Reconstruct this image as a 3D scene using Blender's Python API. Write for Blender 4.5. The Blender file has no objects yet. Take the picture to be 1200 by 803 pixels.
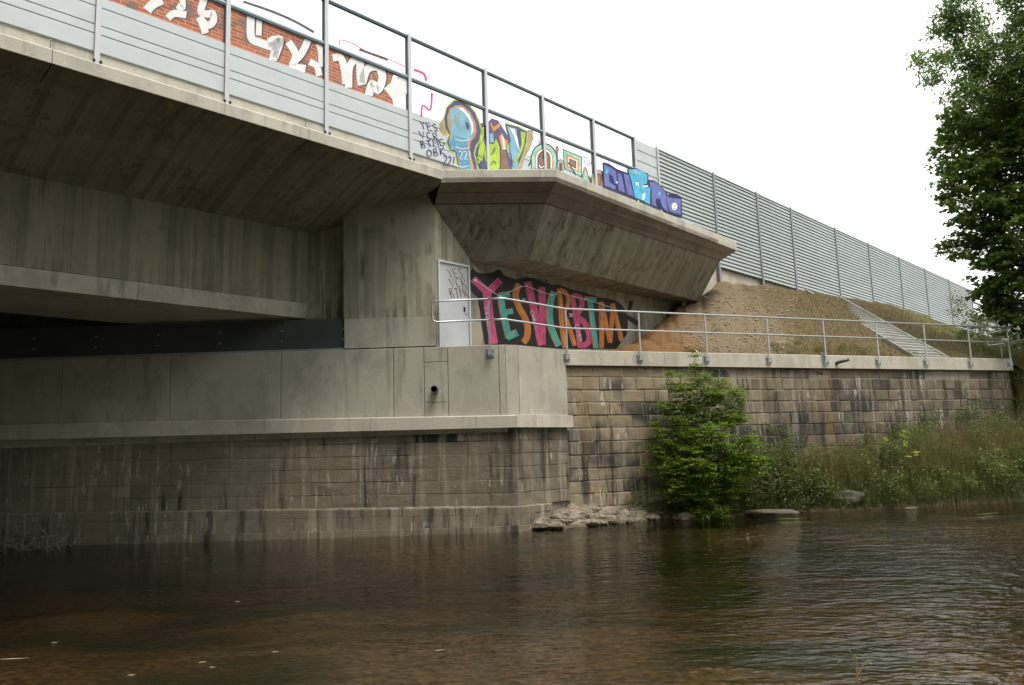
import bpy, bmesh, math, random
import numpy as np
from mathutils import Vector, Matrix
random.seed(7); rng = np.random.default_rng(7)
S = bpy.context.scene
COL = S.collection
R = math.radians
# ------------------------------------------------------------------ camera
F = 915.0; PITCH = math.atan(126.5/F); ROLL = .032; H = 1.95
r0 = np.array([1, 0, 0.]); u0 = np.array([0, -math.sin(PITCH), math.cos(PITCH)]); wv = np.array([0, math.cos(PITCH), math.sin(PITCH)])
rv = math.cos(ROLL)*r0-math.sin(ROLL)*u0; uv = math.sin(ROLL)*r0+math.cos(ROLL)*u0
CAM = np.array([0, 0, H])
cd = bpy.data.cameras.new('camera'); cam = bpy.data.objects.new('camera', cd); COL.objects.link(cam); S.camera = cam
cd.sensor_width = 36; cd.lens = 36*F/1200; cd.clip_end = 2000; cd.clip_start = .05
M = Matrix.Identity(4)
for i in range(3):
    M[i][0] = rv[i]; M[i][1] = uv[i]; M[i][2] = -wv[i]; M[i][3] = CAM[i]
cam.matrix_world = M
# ------------------------------------------------------------------ sky, sun, exposure
W = bpy.data.worlds.new("World"); S.world = W; W.use_nodes = True
nt = W.node_tree; nt.nodes.clear()
SUN_EL, SUN_AZ = R(65), R(142)
sky = nt.nodes.new('ShaderNodeTexSky'); sky.sky_type = 'NISHITA'; sky.sun_disc = False
sky.sun_elevation = SUN_EL; sky.sun_rotation = SUN_AZ; sky.dust_density = 4; sky.air_density = 1
hs = nt.nodes.new('ShaderNodeHueSaturation'); hs.inputs['Saturation'].default_value = .22
mx = nt.nodes.new('ShaderNodeMix'); mx.data_type = 'RGBA'; mx.inputs[0].default_value = .72
# the cloud layer, brighter overhead than at the horizon as an overcast sky is
tc = nt.nodes.new('ShaderNodeTexCoord'); sx = nt.nodes.new('ShaderNodeSeparateXYZ'); nt.links.new(tc.outputs['Generated'], sx.inputs[0])
mr = nt.nodes.new('ShaderNodeMapRange'); nt.links.new(sx.outputs[2], mr.inputs[0]); mr.inputs[3].default_value = 8.5; mr.inputs[4].default_value = 17.
cv = nt.nodes.new('ShaderNodeVectorMath'); cv.operation = 'SCALE'; cv.inputs[0].default_value = (1.0, 1, .965); nt.links.new(mr.outputs[0], cv.inputs[3]); nt.links.new(cv.outputs[0], mx.inputs[7])
bgn = nt.nodes.new('ShaderNodeBackground'); bgn.inputs[1].default_value = .1
ow = nt.nodes.new('ShaderNodeOutputWorld')
nt.links.new(sky.outputs[0], hs.inputs['Color']); nt.links.new(hs.outputs[0], mx.inputs[6])
nt.links.new(mx.outputs[2], bgn.inputs[0]); nt.links.new(bgn.outputs[0], ow.inputs[0])
ld = bpy.data.lights.new('sun', 'SUN'); ld.energy = 1.5; ld.angle = R(22); ld.color = (1, .96, .9)
sun = bpy.data.objects.new('sun', ld); COL.objects.link(sun)
sd = Vector((math.sin(SUN_AZ)*math.cos(SUN_EL), math.cos(SUN_AZ)*math.cos(SUN_EL), math.sin(SUN_EL)))
sun.rotation_euler = sd.to_track_quat('Z', 'Y').to_euler(); sun.location = (0, 0, 40)
S.view_settings.view_transform = 'Standard'; S.view_settings.look = 'None'; S.view_settings.gamma = 1
S.view_settings.exposure = .8
S.render.engine = 'CYCLES'; S.cycles.max_bounces = 8; S.cycles.transparent_max_bounces = 24

# ------------------------------------------------------------------ survey helpers (photo measurements -> places in the world)
def ray(x, y): return rv*(x-600)/F+uv*(401.5-y)/F+wv
def pl(x, y, P, n):
    d = ray(x, y); return CAM+d*(np.dot(np.array(P)-CAM, n)/np.dot(d, n))
def hz(x, y, z):
    d = ray(x, y); return CAM+d*((z-H)/d[2])
d_ = ray(1490, 500); dB = np.array([d_[0], d_[1], 0]); dB /= np.linalg.norm(dB)
nB = np.array([dB[1], -dB[0], 0])
PB = pl(480, 187, [0, 17.8, 0], [0, 1, 0]); PB0 = np.array([PB[0], PB[1], 0])
def onB(x, y, off=0): return pl(x, y, PB+nB*off, nB)
def sB(x, y=None): return float((onB(x, 500-(1490-x)*.31 if y is None else y)-PB)@dB)
def BP(s, off, z): return PB0+dB*s+nB*off+np.array([0, 0, z])
def FY(x, y, Y=19.0): return pl(x, y, [0, Y, 0], [0, 1, 0])
W0 = np.array([1.40, 20.52, 0]); W1 = np.array([17.12, 26.86, 0])
dW = (W1-W0)/np.linalg.norm(W1-W0); nW = np.array([dW[1], -dW[0], 0]); LW = float(np.linalg.norm(W1-W0))
def onW(x, y, off=0): return pl(x, y, W0+nW*off, nW)
def WP(t, off, z): return W0+dW*t+nW*off+np.array([0, 0, z])

# ------------------------------------------------------------------ object helpers
def tag(o, label=None, cat=None, group=None, kind=None):
    if label: o['label'] = label
    if cat: o['category'] = cat
    if group: o['group'] = group
    if kind: o['kind'] = kind
    return o
def thing(name, loc, label, cat, group=None):
    o = bpy.data.objects.new(name, None); COL.objects.link(o); o.location = loc; o.empty_display_size = .3
    return tag(o, label, cat, group)
def link(name, me, parent=None):
    o = bpy.data.objects.new(name, me); COL.objects.link(o)
    if parent is not None:
        o.parent = parent
        off = Vector(parent.location)
        p = parent.parent
        if parent.type != 'EMPTY': off = Vector((0, 0, 0)) if p is None else Vector(parent.get('_w', (0, 0, 0)))
        o.matrix_parent_inverse = Matrix.Translation(-off)
    return o
def mk(name, vs, fs, mat, parent=None, smooth=False, cols=None):
    me = bpy.data.meshes.new(name); me.from_pydata([tuple(map(float, v)) for v in vs], [], fs)
    mats = mat if isinstance(mat, (list, tuple)) else [mat]
    for m in mats: me.materials.append(m)
    bm = bmesh.new(); bm.from_mesh(me)
    if cols is None: bmesh.ops.recalc_face_normals(bm, faces=bm.faces)
    bm.to_mesh(me); bm.free()
    if smooth: me.polygons.foreach_set('use_smooth', [True]*len(me.polygons))
    me.update()
    return link(name, me, parent)
class MB:
    def __init__(s): s.v = []; s.f = []
    def add(s, vs, fs):
        n = len(s.v); s.v += [tuple(map(float, v)) for v in vs]; s.f += [tuple(i+n for i in f) for f in fs]; return s
    def prism(s, ring0, ring1):
        n = len(ring0)
        return s.add(list(ring0)+list(ring1), [tuple(range(n))[::-1], tuple(range(n, 2*n))]+[(i, (i+1) % n, n+(i+1) % n, n+i) for i in range(n)])
    def rings(s, rs):
        n = len(rs[0]); vs = [p for r in rs for p in r]; fs = [tuple(range(n))[::-1], tuple(range((len(rs)-1)*n, len(rs)*n))]
        for k in range(len(rs)-1):
            fs += [(k*n+i, k*n+(i+1) % n, (k+1)*n+(i+1) % n, (k+1)*n+i) for i in range(n)]
        return s.add(vs, fs)
    def box(s, a, b):
        x0, y0, z0 = a; x1, y1, z1 = b
        return s.prism([(x0, y0, z0), (x1, y0, z0), (x1, y1, z0), (x0, y1, z0)], [(x0, y0, z1), (x1, y0, z1), (x1, y1, z1), (x0, y1, z1)])
    def fbox(s, o, ax, ay, az, a, b):      # box in a frame
        o = np.array(o, float)
        P = lambda i, j, k: o+ax*i+ay*j+az*k
        return s.prism([P(a[0], a[1], a[2]), P(b[0], a[1], a[2]), P(b[0], b[1], a[2]), P(a[0], b[1], a[2])], [P(a[0], a[1], b[2]), P(b[0], a[1], b[2]), P(b[0], b[1], b[2]), P(a[0], b[1], b[2])])
    def tube(s, pts, rad, n=8, cap=True):
        pts = [np.array(p, float) for p in pts]; rs = []
        rad = rad if isinstance(rad, (list, tuple)) else [rad]*len(pts)
        ref = None
        for i, p in enumerate(pts):
            t = (pts[min(i+1, len(pts)-1)]-pts[max(i-1, 0)]); t = t/(np.linalg.norm(t)+1e-9)
            if ref is None: ref = np.array([0, 0, 1.]) if abs(t[2]) < .9 else np.array([1., 0, 0])
            a = np.cross(t, ref); a /= np.linalg.norm(a)+1e-9; b = np.cross(t, a); ref = np.cross(a, t)
            rs.append([p+rad[i]*(a*math.cos(2*math.pi*k/n)+b*math.sin(2*math.pi*k/n)) for k in range(n)])
        return s.rings(rs)
    def build(s, name, mat, parent=None, smooth=False): return mk(name, s.v, s.f, mat, parent, smooth)
Zv = np.array([0, 0, 1.])
def quads(name, V, mat, parent=None, tone=None, smooth=False, nv=4):
    """V: (n,nv,3) array, fast leaf/blade meshes"""
    n = V.shape[0]; me = bpy.data.meshes.new(name)
    me.vertices.add(n*nv); me.vertices.foreach_set('co', V.reshape(-1).astype(np.float32))
    me.loops.add(n*nv); me.loops.foreach_set('vertex_index', np.arange(n*nv, dtype=np.int32))
    me.polygons.add(n); me.polygons.foreach_set('loop_start', np.arange(0, n*nv, nv, dtype=np.int32)); me.polygons.foreach_set('loop_total', np.full(n, nv, dtype=np.int32))
    if tone is not None:
        at = me.attributes.new('tone', 'FLOAT', 'FACE'); at.data.foreach_set('value', tone.astype(np.float32))
    me.materials.append(mat); me.update(calc_edges=True); me.validate()
    return link(name, me, parent)

# ------------------------------------------------------------------ materials
class NM:
    def __init__(s, name, rough=.8, metal=0., spec=.3):
        s.m = bpy.data.materials.new(name); s.m.use_nodes = True; s.t = s.m.node_tree; s.b = s.t.nodes['Principled BSDF']
        s.out = s.t.nodes['Material Output']
        s.b.inputs['Roughness'].default_value = rough; s.b.inputs['Metallic'].default_value = metal
        s.b.inputs['Specular IOR Level'].default_value = spec
    def n(s, ty, **k):
        x = s.t.nodes.new(ty)
        for a, v in k.items(): setattr(x, a, v)
        return x
    def l(s, a, b): s.t.links.new(a, b)
    def put(s, sock, v):
        if hasattr(v, 'links') or hasattr(v, 'is_linked'): s.l(v, sock)
        elif isinstance(v, (tuple, list)) and len(v) == 3 and sock.type == 'RGBA': sock.default_value = (*v, 1)
        else: sock.default_value = v
    def pos(s): return s.n('ShaderNodeNewGeometry').outputs['Position']
    def vm(s, op, a, b):
        x = s.n('ShaderNodeVectorMath', operation=op); s.put(x.inputs[0], a); s.put(x.inputs[1], b); return x.outputs['Value'] if op == 'DOT_PRODUCT' else x.outputs[0]
    def ma(s, op, a, b=0., clamp=False):
        x = s.n('ShaderNodeMath', operation=op); x.use_clamp = clamp; s.put(x.inputs[0], a); s.put(x.inputs[1], b); return x.outputs[0]
    def xyz(s, a, b, c):
        x = s.n('ShaderNodeCombineXYZ'); s.put(x.inputs[0], a); s.put(x.inputs[1], b); s.put(x.inputs[2], c); return x.outputs[0]
    def sep(s, v):
        x = s.n('ShaderNodeSeparateXYZ'); s.l(v, x.inputs[0]); return x.outputs
    def noise(s, vec, sc=(1, 1, 1), detail=4., rough=.55, dist=0.):
        x = s.n('ShaderNodeTexNoise'); x.inputs['Scale'].default_value = 1; x.inputs['Detail'].default_value = detail; x.inputs['Roughness'].default_value = rough; x.inputs['Distortion'].default_value = dist
        s.l(s.vm('MULTIPLY', vec, sc), x.inputs['Vector']); return x.outputs['Fac']
    def ramp(s, f, lo, hi, a=0., b=1.):
        x = s.n('ShaderNodeMapRange'); x.interpolation_type = 'SMOOTHSTEP'; s.l(f, x.inputs[0]); x.inputs[1].default_value = lo; x.inputs[2].default_value = hi; x.inputs[3].default_value = a; x.inputs[4].default_value = b; return x.outputs[0]
    def mix(s, f, a, b, blend='MIX'):
        x = s.n('ShaderNodeMix', data_type='RGBA', blend_type=blend); s.put(x.inputs[0], f); s.put(x.inputs[6], a); s.put(x.inputs[7], b); return x.outputs[2]
    def cramp(s, f, stops):
        x = s.n('ShaderNodeValToRGB'); e = x.color_ramp.elements
        while len(e) < len(stops): e.new(.5)
        for i, (p, c) in enumerate(stops): e[i].position = p; e[i].color = (*c, 1)
        s.l(f, x.inputs[0]); return x.outputs[0]
    def col(s, c): s.put(s.b.inputs['Base Color'], c); return s
    def bump(s, h, strength=.5, dist=.01):
        x = s.n('ShaderNodeBump'); x.inputs['Strength'].default_value = strength; x.inputs['Distance'].default_value = dist
        s.l(h, x.inputs['Height']); s.l(x.outputs[0], s.b.inputs['Normal']); return s

def concrete(name, c, streak=.35, boards=None, dark=.5, bw=.11, mott=.25, patch=.3):
    """cast concrete; streak = run-off marks, boards = direction along which formwork boards repeat"""
    g = NM(name, .88, spec=.2); P = g.pos()
    base = g.mix(g.noise(P, (.7, .7, .7), 5, .6), tuple(x*(1-mott) for x in c), tuple(x*(1+mott) for x in c))
    fine = g.noise(P, (25, 25, 25), 3)
    base = g.mix(.16, base, g.mix(fine, (.15, .14, .11), (.75, .72, .62)), 'OVERLAY')
    bl = g.ramp(g.noise(P, (1.1, 1.1, .8), 5, .68), .46, .62); base = g.mix(g.ma('MULTIPLY', bl, .38), base, tuple(x*.55 for x in c))
    bl2 = g.ramp(g.noise(P, (2.3, 2.3, 1.4), 5, .7, .4), .54, .64); base = g.mix(g.ma('MULTIPLY', bl2, .30), base, tuple(min(1, x*1.35) for x in c))
    st = g.ramp(g.noise(P, (5, 5, .32), 4, .6), .5, .68)
    stm = g.ramp(g.noise(P, (.5, .5, .8), 2), .40, .56)
    base = g.mix(g.ma('MULTIPLY', g.ma('MULTIPLY', st, stm), streak), base, tuple(x*dark*.6 for x in c))
    pale = g.ramp(g.noise(P, (7, 7, .5), 3, .6, .3), .6, .72)
    base = g.mix(g.ma('MULTIPLY', pale, streak*.5), base, tuple(min(1, x*1.5) for x in c))
    pores = g.ramp(g.noise(P, (22, 22, 22), 1), .73, .77)
    base = g.mix(g.ma('MULTIPLY', pores, .55), base, tuple(x*.3 for x in c))
    h = g.ma('SUBTRACT', fine, pores)
    if boards is not None:
        s_ = g.ma('DIVIDE', g.vm('DOT_PRODUCT', P, tuple(boards)), bw)
        fl = g.ma('FLOOR', s_); fr = g.ma('SUBTRACT', s_, fl)
        wn = g.n('ShaderNodeTexWhiteNoise'); wn.noise_dimensions = '1D'; g.l(fl, wn.inputs['W'])
        z = g.sep(P)[2]
        base = g.mix(g.ma('MULTIPLY', g.ma('POWER', wn.outputs[0], 1.6), .62), base, tuple(x*.40 for x in c))
        edge = g.ramp(fr, 0., .10, 1, 0)
        sel = g.ramp(g.noise(P, (3, 3, .4), 2), .42, .6)
        edge = g.ma('MULTIPLY', edge, sel)
        base = g.mix(g.ma('MULTIPLY', edge, .85), base, tuple(x*.28 for x in c))
        sm = g.ramp(g.noise(P, (.55, .55, .6), 3, .5, .3), .53, .58); base = g.mix(g.ma('MULTIPLY', sm, patch), base, g.mix(g.noise(P, (2, 2, 2), 5, .7), tuple(x*.8 for x in c), tuple(x*1.25 for x in c)))
        rs = g.ma('MULTIPLY', g.ramp(g.noise(P, (6, 6, .5), 4, .6), .52, .62), g.ramp(g.noise(P, (.9, .9, .8), 2), .5, .6)); base = g.mix(g.ma('MULTIPLY', rs, .75*streak), base, (c[0]*.42, c[1]*.33, c[2]*.22))
        grain = g.noise(P, (40, 40, 1.2), 3)
        h = g.ma('ADD', h, g.ma('ADD', g.ma('MULTIPLY', grain, .8), g.ma('SUBTRACT', g.ma('MULTIPLY', wn.outputs[0], .8), edge)))
    g.col(base); g.bump(h, .45, .008); return g.m
CB = (.33, .30, .235)
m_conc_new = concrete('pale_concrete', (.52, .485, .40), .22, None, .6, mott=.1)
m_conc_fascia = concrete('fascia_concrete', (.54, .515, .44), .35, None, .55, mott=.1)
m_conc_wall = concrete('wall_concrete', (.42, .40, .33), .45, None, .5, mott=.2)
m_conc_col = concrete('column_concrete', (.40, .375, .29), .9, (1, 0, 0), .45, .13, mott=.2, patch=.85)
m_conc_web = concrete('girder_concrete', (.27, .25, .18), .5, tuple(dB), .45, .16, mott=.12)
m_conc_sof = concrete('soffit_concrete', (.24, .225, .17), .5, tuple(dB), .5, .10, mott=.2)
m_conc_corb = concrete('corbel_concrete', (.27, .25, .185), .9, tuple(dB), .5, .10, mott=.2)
m_joint = NM('dark_joint', .9).col((.02, .019, .017)).m

def stone_mat(name, stops, white=.7, orange=True, joint=False):
    g = NM(name, .85, spec=.25); P = g.pos()
    oi = g.n('ShaderNodeObjectInfo').outputs['Random']
    if joint: c = g.mix(g.noise(P, (2, 2, 2)), (.36, .33, .27), (.20, .18, .145))
    else:
        f_ = g.ma('ADD', g.ma('MULTIPLY', oi, .5), g.ma('MULTIPLY', g.ramp(g.noise(P, (.45, .45, .9), 3, .6), .36, .66), .5)); c = g.cramp(f_, stops)
    if orange and not joint:
        xx = g.ma('ADD', g.sep(P)[0], g.ma('MULTIPLY', g.noise(P, (.6, .6, 1.2), 4, .6), 7)); c = g.mix(g.ma('MULTIPLY', g.ramp(xx, 8., 14.), .62), c, g.mix(oi, (.125, .115, .095), (.045, .044, .042)))
    n1 = g.noise(P, (3, 3, 3), 5, .65)
    c = g.mix(.55, c, g.mix(n1, (.16, .15, .14), (.80, .77, .7)), 'OVERLAY')
    st = g.ramp(g.noise(P, (4, 4, .35), 4, .6), .5, .66)
    mk_ = g.ramp(g.noise(P, (.35, .35, .5), 2, .6), .42, .56)
    c = g.mix(g.ma('MULTIPLY', g.ma('MULTIPLY', st, mk_), .85), c, (.028, .027, .026))
    pl_ = g.ramp(g.noise(P, (4.5, 4.5, .22), 4, .65), .53, .64)
    c = g.mix(g.ma('MULTIPLY', pl_, .55), c, (.34, .30, .225))
    if orange:
        x = g.sep(P)[0]
        o1 = g.ma('MULTIPLY', g.ramp(x, 1.4, 1.7), g.ramp(x, 1.9, 2.15, 1, 0)); o2 = g.ma('MULTIPLY', g.ramp(x, 8.2, 9.6), g.ramp(x, 10.2, 11.2, 1, 0))
        o = g.ma('MULTIPLY', g.ma('MAXIMUM', o1, o2), g.ramp(g.noise(P, (2.5, 2.5, .5), 4), .45, .65))
        c = g.mix(g.ma('MULTIPLY', o, .5), c, (.25, .15, .065))
    wh = g.ma('MULTIPLY', g.ramp(g.noise(P, (9, 9, 1.0), 4, .7), .57, .63), g.ramp(g.noise(P, (.7, .7, 2.4), 2), .48, .58))
    c = g.mix(g.ma('MULTIPLY', wh, white), c, (.62, .60, .55))
    g.col(c); g.bump(g.ma('ADD', g.noise(P, (30, 30, 30), 4), g.ma('MULTIPLY', n1, 2)), .7, .014); return g.m
STOPS = [(0, (.26, .215, .14)), (.3, (.31, .255, .17)), (.5, (.22, .185, .125)), (.64, (.14, .12, .09)), (.78, (.068, .064, .058)), (1, (.040, .039, .039))]
m_stone = stone_mat('old_sandstone', STOPS, .6)
m_stone_l = stone_mat('weathered_pier_stone', [(0, (.21, .185, .135)), (.5, (.18, .16, .12)), (1, (.15, .135, .10))], .35, False)
m_stone_d = stone_mat('patched_dark_stone', [(0, (.035, .04, .05)), (1, (.03, .03, .035))], .3, False)
m_mortar = stone_mat('lime_mortar', None, .5, True, True)
g = NM('galvanised_steel', .42, .75, .5); P = g.pos(); g.col(g.mix(g.noise(P, (20, 20, 20), 3), (.42, .45, .46), (.62, .65, .66))); m_galv = g.m
g = NM('barrier_post_aluminium', .5, .3, .5); g.col(g.mix(g.noise(g.pos(), (3, 3, 1), 3), (.50, .51, .53), (.62, .63, .65))); m_post = g.m
g = NM('aluminium_plank', .5, .25, .5); g.col(g.mix(g.noise(g.pos(), (2, 2, 3), 3), (.47, .51, .52), (.60, .64, .65))); m_plank = g.m
g = NM('aluminium_slat', .5, .3, .5); g.col(g.mix(g.noise(g.pos(), (.6, .6, 2), 4), (.31, .355, .35), (.46, .505, .495))); m_slat = g.m
g = NM('slat_groove', .7, .1); g.col((.055, .07, .075)); m_groove = g.m
g = NM('dark_frame_metal', .35, .6, .5); g.col((.075, .10, .12)); m_dark = g.m
g = NM('rail_aluminium', .4, .5, .5); g.col((.35, .42, .47)); m_alu = g.m
g = NM('dark_steel_plate', .5, .4, .5); g.col(g.mix(g.noise(g.pos(), (2, 2, 2), 4), (.06, .075, .078), (.10, .12, .12))); m_plate = g.m
g = NM('grey_door_paint', .5); g.col(g.mix(g.noise(g.pos(), (3, 3, 3), 4), (.46, .47, .50), (.56, .57, .60))); m_door = g.m
m_black = NM('black_plastic', .5).col((.012, .012, .013)).m
m_tubin = NM('pipe_inside', .9).col((.006, .006, .006)).m
# glass with thin horizontal bird-protection wires
g = NM('clear_barrier_panel', .1); P = g.pos(); z = g.sep(P)[2]
fr = g.ma('FRACT', g.ma('DIVIDE', z, .055)); ln = g.ma('MULTIPLY', g.ramp(fr, .80, .88), .22)
tr = g.n('ShaderNodeBsdfTransparent'); tr.inputs[0].default_value = (.95, .965, .96, 1)
gl = g.n('ShaderNodeBsdfGlossy'); gl.inputs['Roughness'].default_value = .04
m1 = g.n('ShaderNodeMixShader'); m1.inputs[0].default_value = .07; g.l(tr.outputs[0], m1.inputs[1]); g.l(gl.outputs[0], m1.inputs[2])
g.col((.75, .77, .78)); m2 = g.n('ShaderNodeMixShader'); g.l(ln, m2.inputs[0]); g.l(m1.outputs[0], m2.inputs[1]); g.l(g.b.outputs[0], m2.inputs[2])
g.l(m2.outputs[0], g.out.inputs[0]); m_glass = g.m
def paint(name, c, trans=.0, var=.2):
    g = NM(name, .55, spec=.35); P = g.pos(); f = g.ramp(g.noise(P, (6, 6, 4), 6, .7), .3, .7); var *= 1.6
    g.col(g.mix(f, tuple(x*(1-var) for x in c), tuple(min(1, x*(1+var)) for x in c)))
    if trans > 0:   # spray paint on the clear panels lets light through
        t = g.n('ShaderNodeBsdfTranslucent'); g.put(t.inputs[0], tuple(min(1, x*1.15) for x in c)); m = g.n('ShaderNodeMixShader'); m.inputs[0].default_value = trans
        g.l(g.b.outputs[0], m.inputs[1]); g.l(t.outputs[0], m.inputs[2]); g.l(m.outputs[0], g.out.inputs[0])
    return g.m
PT = {}
def pt(name, c, trans=0., var=.15):
    if name not in PT: PT[name] = paint('paint_'+name, c, trans, var)
    return PT[name]
pk = pt('magenta', (.66, .07, .22)); tl = pt('teal', (.05, .44, .41)); og = pt('orange', (.74, .24, .05)); bk = pt('black', (.014, .013, .012)); whp = pt('white', (.85, .84, .82))
lpk = pt('light_pink', (.62, .22, .28)); brn = pt('brown_marker', (.20, .13, .06)); nvy = pt('navy_marker', (.045, .05, .16))
T = .15
gwh = pt('white_on_panel', (.90, .90, .89), 0., .03); gpu = pt('slate_purple', (.13, .12, .24), T); gbl = pt('light_blue', (.28, .55, .70), T); gbl2 = pt('mid_blue', (.16, .42, .58), T)
ggr = pt('lime_green', (.50, .70, .10), T); gor = pt('panel_orange', (.80, .34, .14), T); gbr = pt('panel_brown', (.33, .20, .12), T); gmi = pt('mint', (.34, .80, .62), T)
gin = pt('indigo', (.17, .20, .52), T); gcy = pt('cyan', (.10, .55, .85), T); gdk = pt('dark_navy', (.03, .025, .11), T); gpk = pt('panel_pink', (.70, .12, .32), T); gtn = pt('tan', (.50, .38, .24), T)
ggy = pt('panel_grey', (.13, .13, .14), T)
# painted bricks of the mural: flat print
g = NM('painted_brick_mural', .6); P = g.pos(); bt = g.n('ShaderNodeTexBrick'); bt.inputs['Scale'].default_value = 1
g.l(g.xyz(g.vm('DOT_PRODUCT', P, tuple(dB)), g.sep(P)[2], 0.), bt.inputs['Vector'])
bt.inputs['Brick Width'].default_value = .26; bt.inputs['Row Height'].default_value = .075; bt.inputs['Mortar Size'].default_value = .008
bt.inputs['Color1'].default_value = (.60, .20, .09, 1); bt.inputs['Color2'].default_value = (.42, .12, .06, 1); bt.inputs['Mortar'].default_value = (.62, .40, .32, 1)
dkp = g.ramp(g.noise(P, (2.2, 2.2, 2.5), 2), .58, .66)
cc = g.mix(g.ma('MULTIPLY', dkp, .7), bt.outputs[0], (.16, .16, .15)); g.col(cc)
t = g.n('ShaderNodeBsdfTranslucent'); g.l(cc, t.inputs[0]); m = g.n('ShaderNodeMixShader'); m.inputs[0].default_value = .15
g.l(g.b.outputs[0], m.inputs[1]); g.l(t.outputs[0], m.inputs[2]); g.l(m.outputs[0], g.out.inputs[0]); m_brick = g.m

def leafmat(name, c1, c2, tr=.35):
    g = NM(name, .5, spec=.3); a = g.n('ShaderNodeAttribute', attribute_name='tone').outputs['Fac']
    c = g.mix(a, c1, c2); g.col(c); t = g.n('ShaderNodeBsdfTranslucent'); g.l(g.mix(.5, c, (.12, .2, .02), 'ADD'), t.inputs[0])
    m = g.n('ShaderNodeMixShader'); m.inputs[0].default_value = tr
    g.l(g.b.outputs[0], m.inputs[1]); g.l(t.outputs[0], m.inputs[2]); g.l(m.outputs[0], g.out.inputs[0]); return g.m
m_wood = leafmat('light_screen_leaf', (.03, .05, .015), (.06, .09, .025), .1)
m_leaf_bush = leafmat('hornbeam_leaf', (.05, .11, .012), (.27, .36, .05), .4)
m_leaf_ash = leafmat('ash_leaf', (.06, .11, .025), (.15, .22, .06), .45)
m_leaf_maple = leafmat('maple_leaf', (.035, .07, .016), (.13, .19, .04), .35)
m_leaf_weed = leafmat('weed_leaf', (.04, .065, .016), (.17, .18, .05), .3)
m_dry = leafmat('dry_stalk', (.08, .06, .028), (.28, .21, .09), .25); m_straw = leafmat('slope_straw', (.10, .08, .035), (.25, .19, .09), .2)
m_grass = leafmat('bank_grass', (.035, .055, .012), (.15, .155, .04), .3)
g = NM('bark', .9); g.col(g.mix(g.noise(g.pos(), (12, 12, 3), 4), (.055, .045, .035), (.13, .11, .085))); m_bark = g.m
g = NM('driftwood_bark', .9); g.col(g.mix(g.noise(g.pos(), (12, 12, 8), 4), (.09, .075, .055), (.26, .22, .17))); m_drift = g.m

# ------------------------------------------------------------------ ground, river, embankment
def grid(name, pts, mat, smooth=True, kind='structure'):
    nr, nc = len(pts), len(pts[0])
    o = mk(name, [p for r in pts for p in r], [(i*nc+j, i*nc+j+1, (i+1)*nc+j+1, (i+1)*nc+j) for i in range(nr-1) for j in range(nc-1)], mat, None, smooth)
    o['kind'] = kind; return o
from mathutils import noise as mn
def fbm(x, y, z=0., sc=1., o=4):
    return mn.fractal(Vector((x*sc, y*sc, z*sc)), .9, 2.0, o)
g = NM('river_gravel', .9); P = g.pos()
v = g.n('ShaderNodeTexVoronoi'); v.inputs['Scale'].default_value = 14; g.l(P, v.inputs['Vector'])
sc_ = g.n('ShaderNodeSeparateColor'); g.l(v.outputs['Color'], sc_.inputs[0])
c = g.mix(sc_.outputs[0], (.036, .025, .012), (.175, .115, .055)); c = g.mix(g.ramp(g.noise(P, (.35, .6, 1), 4), .42, .62), c, (.026, .028, .012)); g.col(c)
g.bump(v.outputs['Distance'], .8, .03); m_bed = g.m
bed = []
for j in range(80):
    row = []
    for i in range(120):
        x = -45+90*i/119; y = 4.3+22.7*j/79
        row.append((x, y, -.32-.40*max(0, min(1, (y-8.)/8))+.10*fbm(x, y, 0, .5)+.28*max(0, (7-y)/3)+.50*max(0, min(1, (y-16.6)/1.7))))
    bed.append(row)
grid('river_bed', bed, m_bed)
g = NM('field_ground', .95); g.col(g.mix(g.noise(g.pos(), (.6, .6, .6), 5), (.05, .06, .02), (.13, .11, .05))); m_ground = g.m
o = mk('ground', [(-700, -700, -1.2), (700, -700, -1.2), (700, 700, -1.2), (-700, 700, -1.2)], [(0, 1, 2, 3)], m_ground); o['kind'] = 'structure'
near = []
for j in range(30):
    row = []
    for i in range(90):
        x = -45+90*i/89; y = -25+30.3*j/29
        zz = .36-.75*max(0, min(1, (y-3.6)/1.6))**1.3+.06*fbm(x, y, 3, 1.2)
        if y < -6: zz += .12*(-6-y)
        row.append((x, y, zz))
    near.append(row)
grid('near_bank', near, m_ground)
# water
g = NM('river_water'); P = g.pos()
n1 = g.noise(P, (1.5, 2.8, 1), 2, .5, .4); n2 = g.noise(P, (5.5, 9.5, 1), 2, .5, .5); n3 = g.noise(P, (.3, .7, 1), 2)
x = g.sep(P)[0]
calm = g.ma('ADD', .24, g.ma('MULTIPLY', g.ramp(x, -.5, 8.), 1.15))
hgt = g.ma('MULTIPLY', g.ma('ADD', g.ma('MULTIPLY', n1, .75), g.ma('MULTIPLY', g.ma('MULTIPLY', n2, .55), g.ramp(n3, .3, .65, .45, 1.))), calm)
bp = g.n('ShaderNodeBump'); bp.inputs['Strength'].default_value = 1.; bp.inputs['Distance'].default_value = .085; g.l(hgt, bp.inputs['Height'])
tr = g.n('ShaderNodeBsdfTransparent'); tr.inputs[0].default_value = (.90, .87, .80, 1)
gl = g.n('ShaderNodeBsdfGlossy'); gl.inputs['Roughness'].default_value = .03; g.l(bp.outputs[0], gl.inputs['Normal'])
fz = g.n('ShaderNodeFresnel'); fz.inputs[0].default_value = 1.33; g.l(bp.outputs[0], fz.inputs['Normal'])
m1 = g.n('ShaderNodeMixShader'); g.l(fz.outputs[0], m1.inputs[0]); g.l(tr.outputs[0], m1.inputs[1]); g.l(gl.outputs[0], m1.inputs[2]); g.l(m1.outputs[0], g.out.inputs[0])
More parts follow.
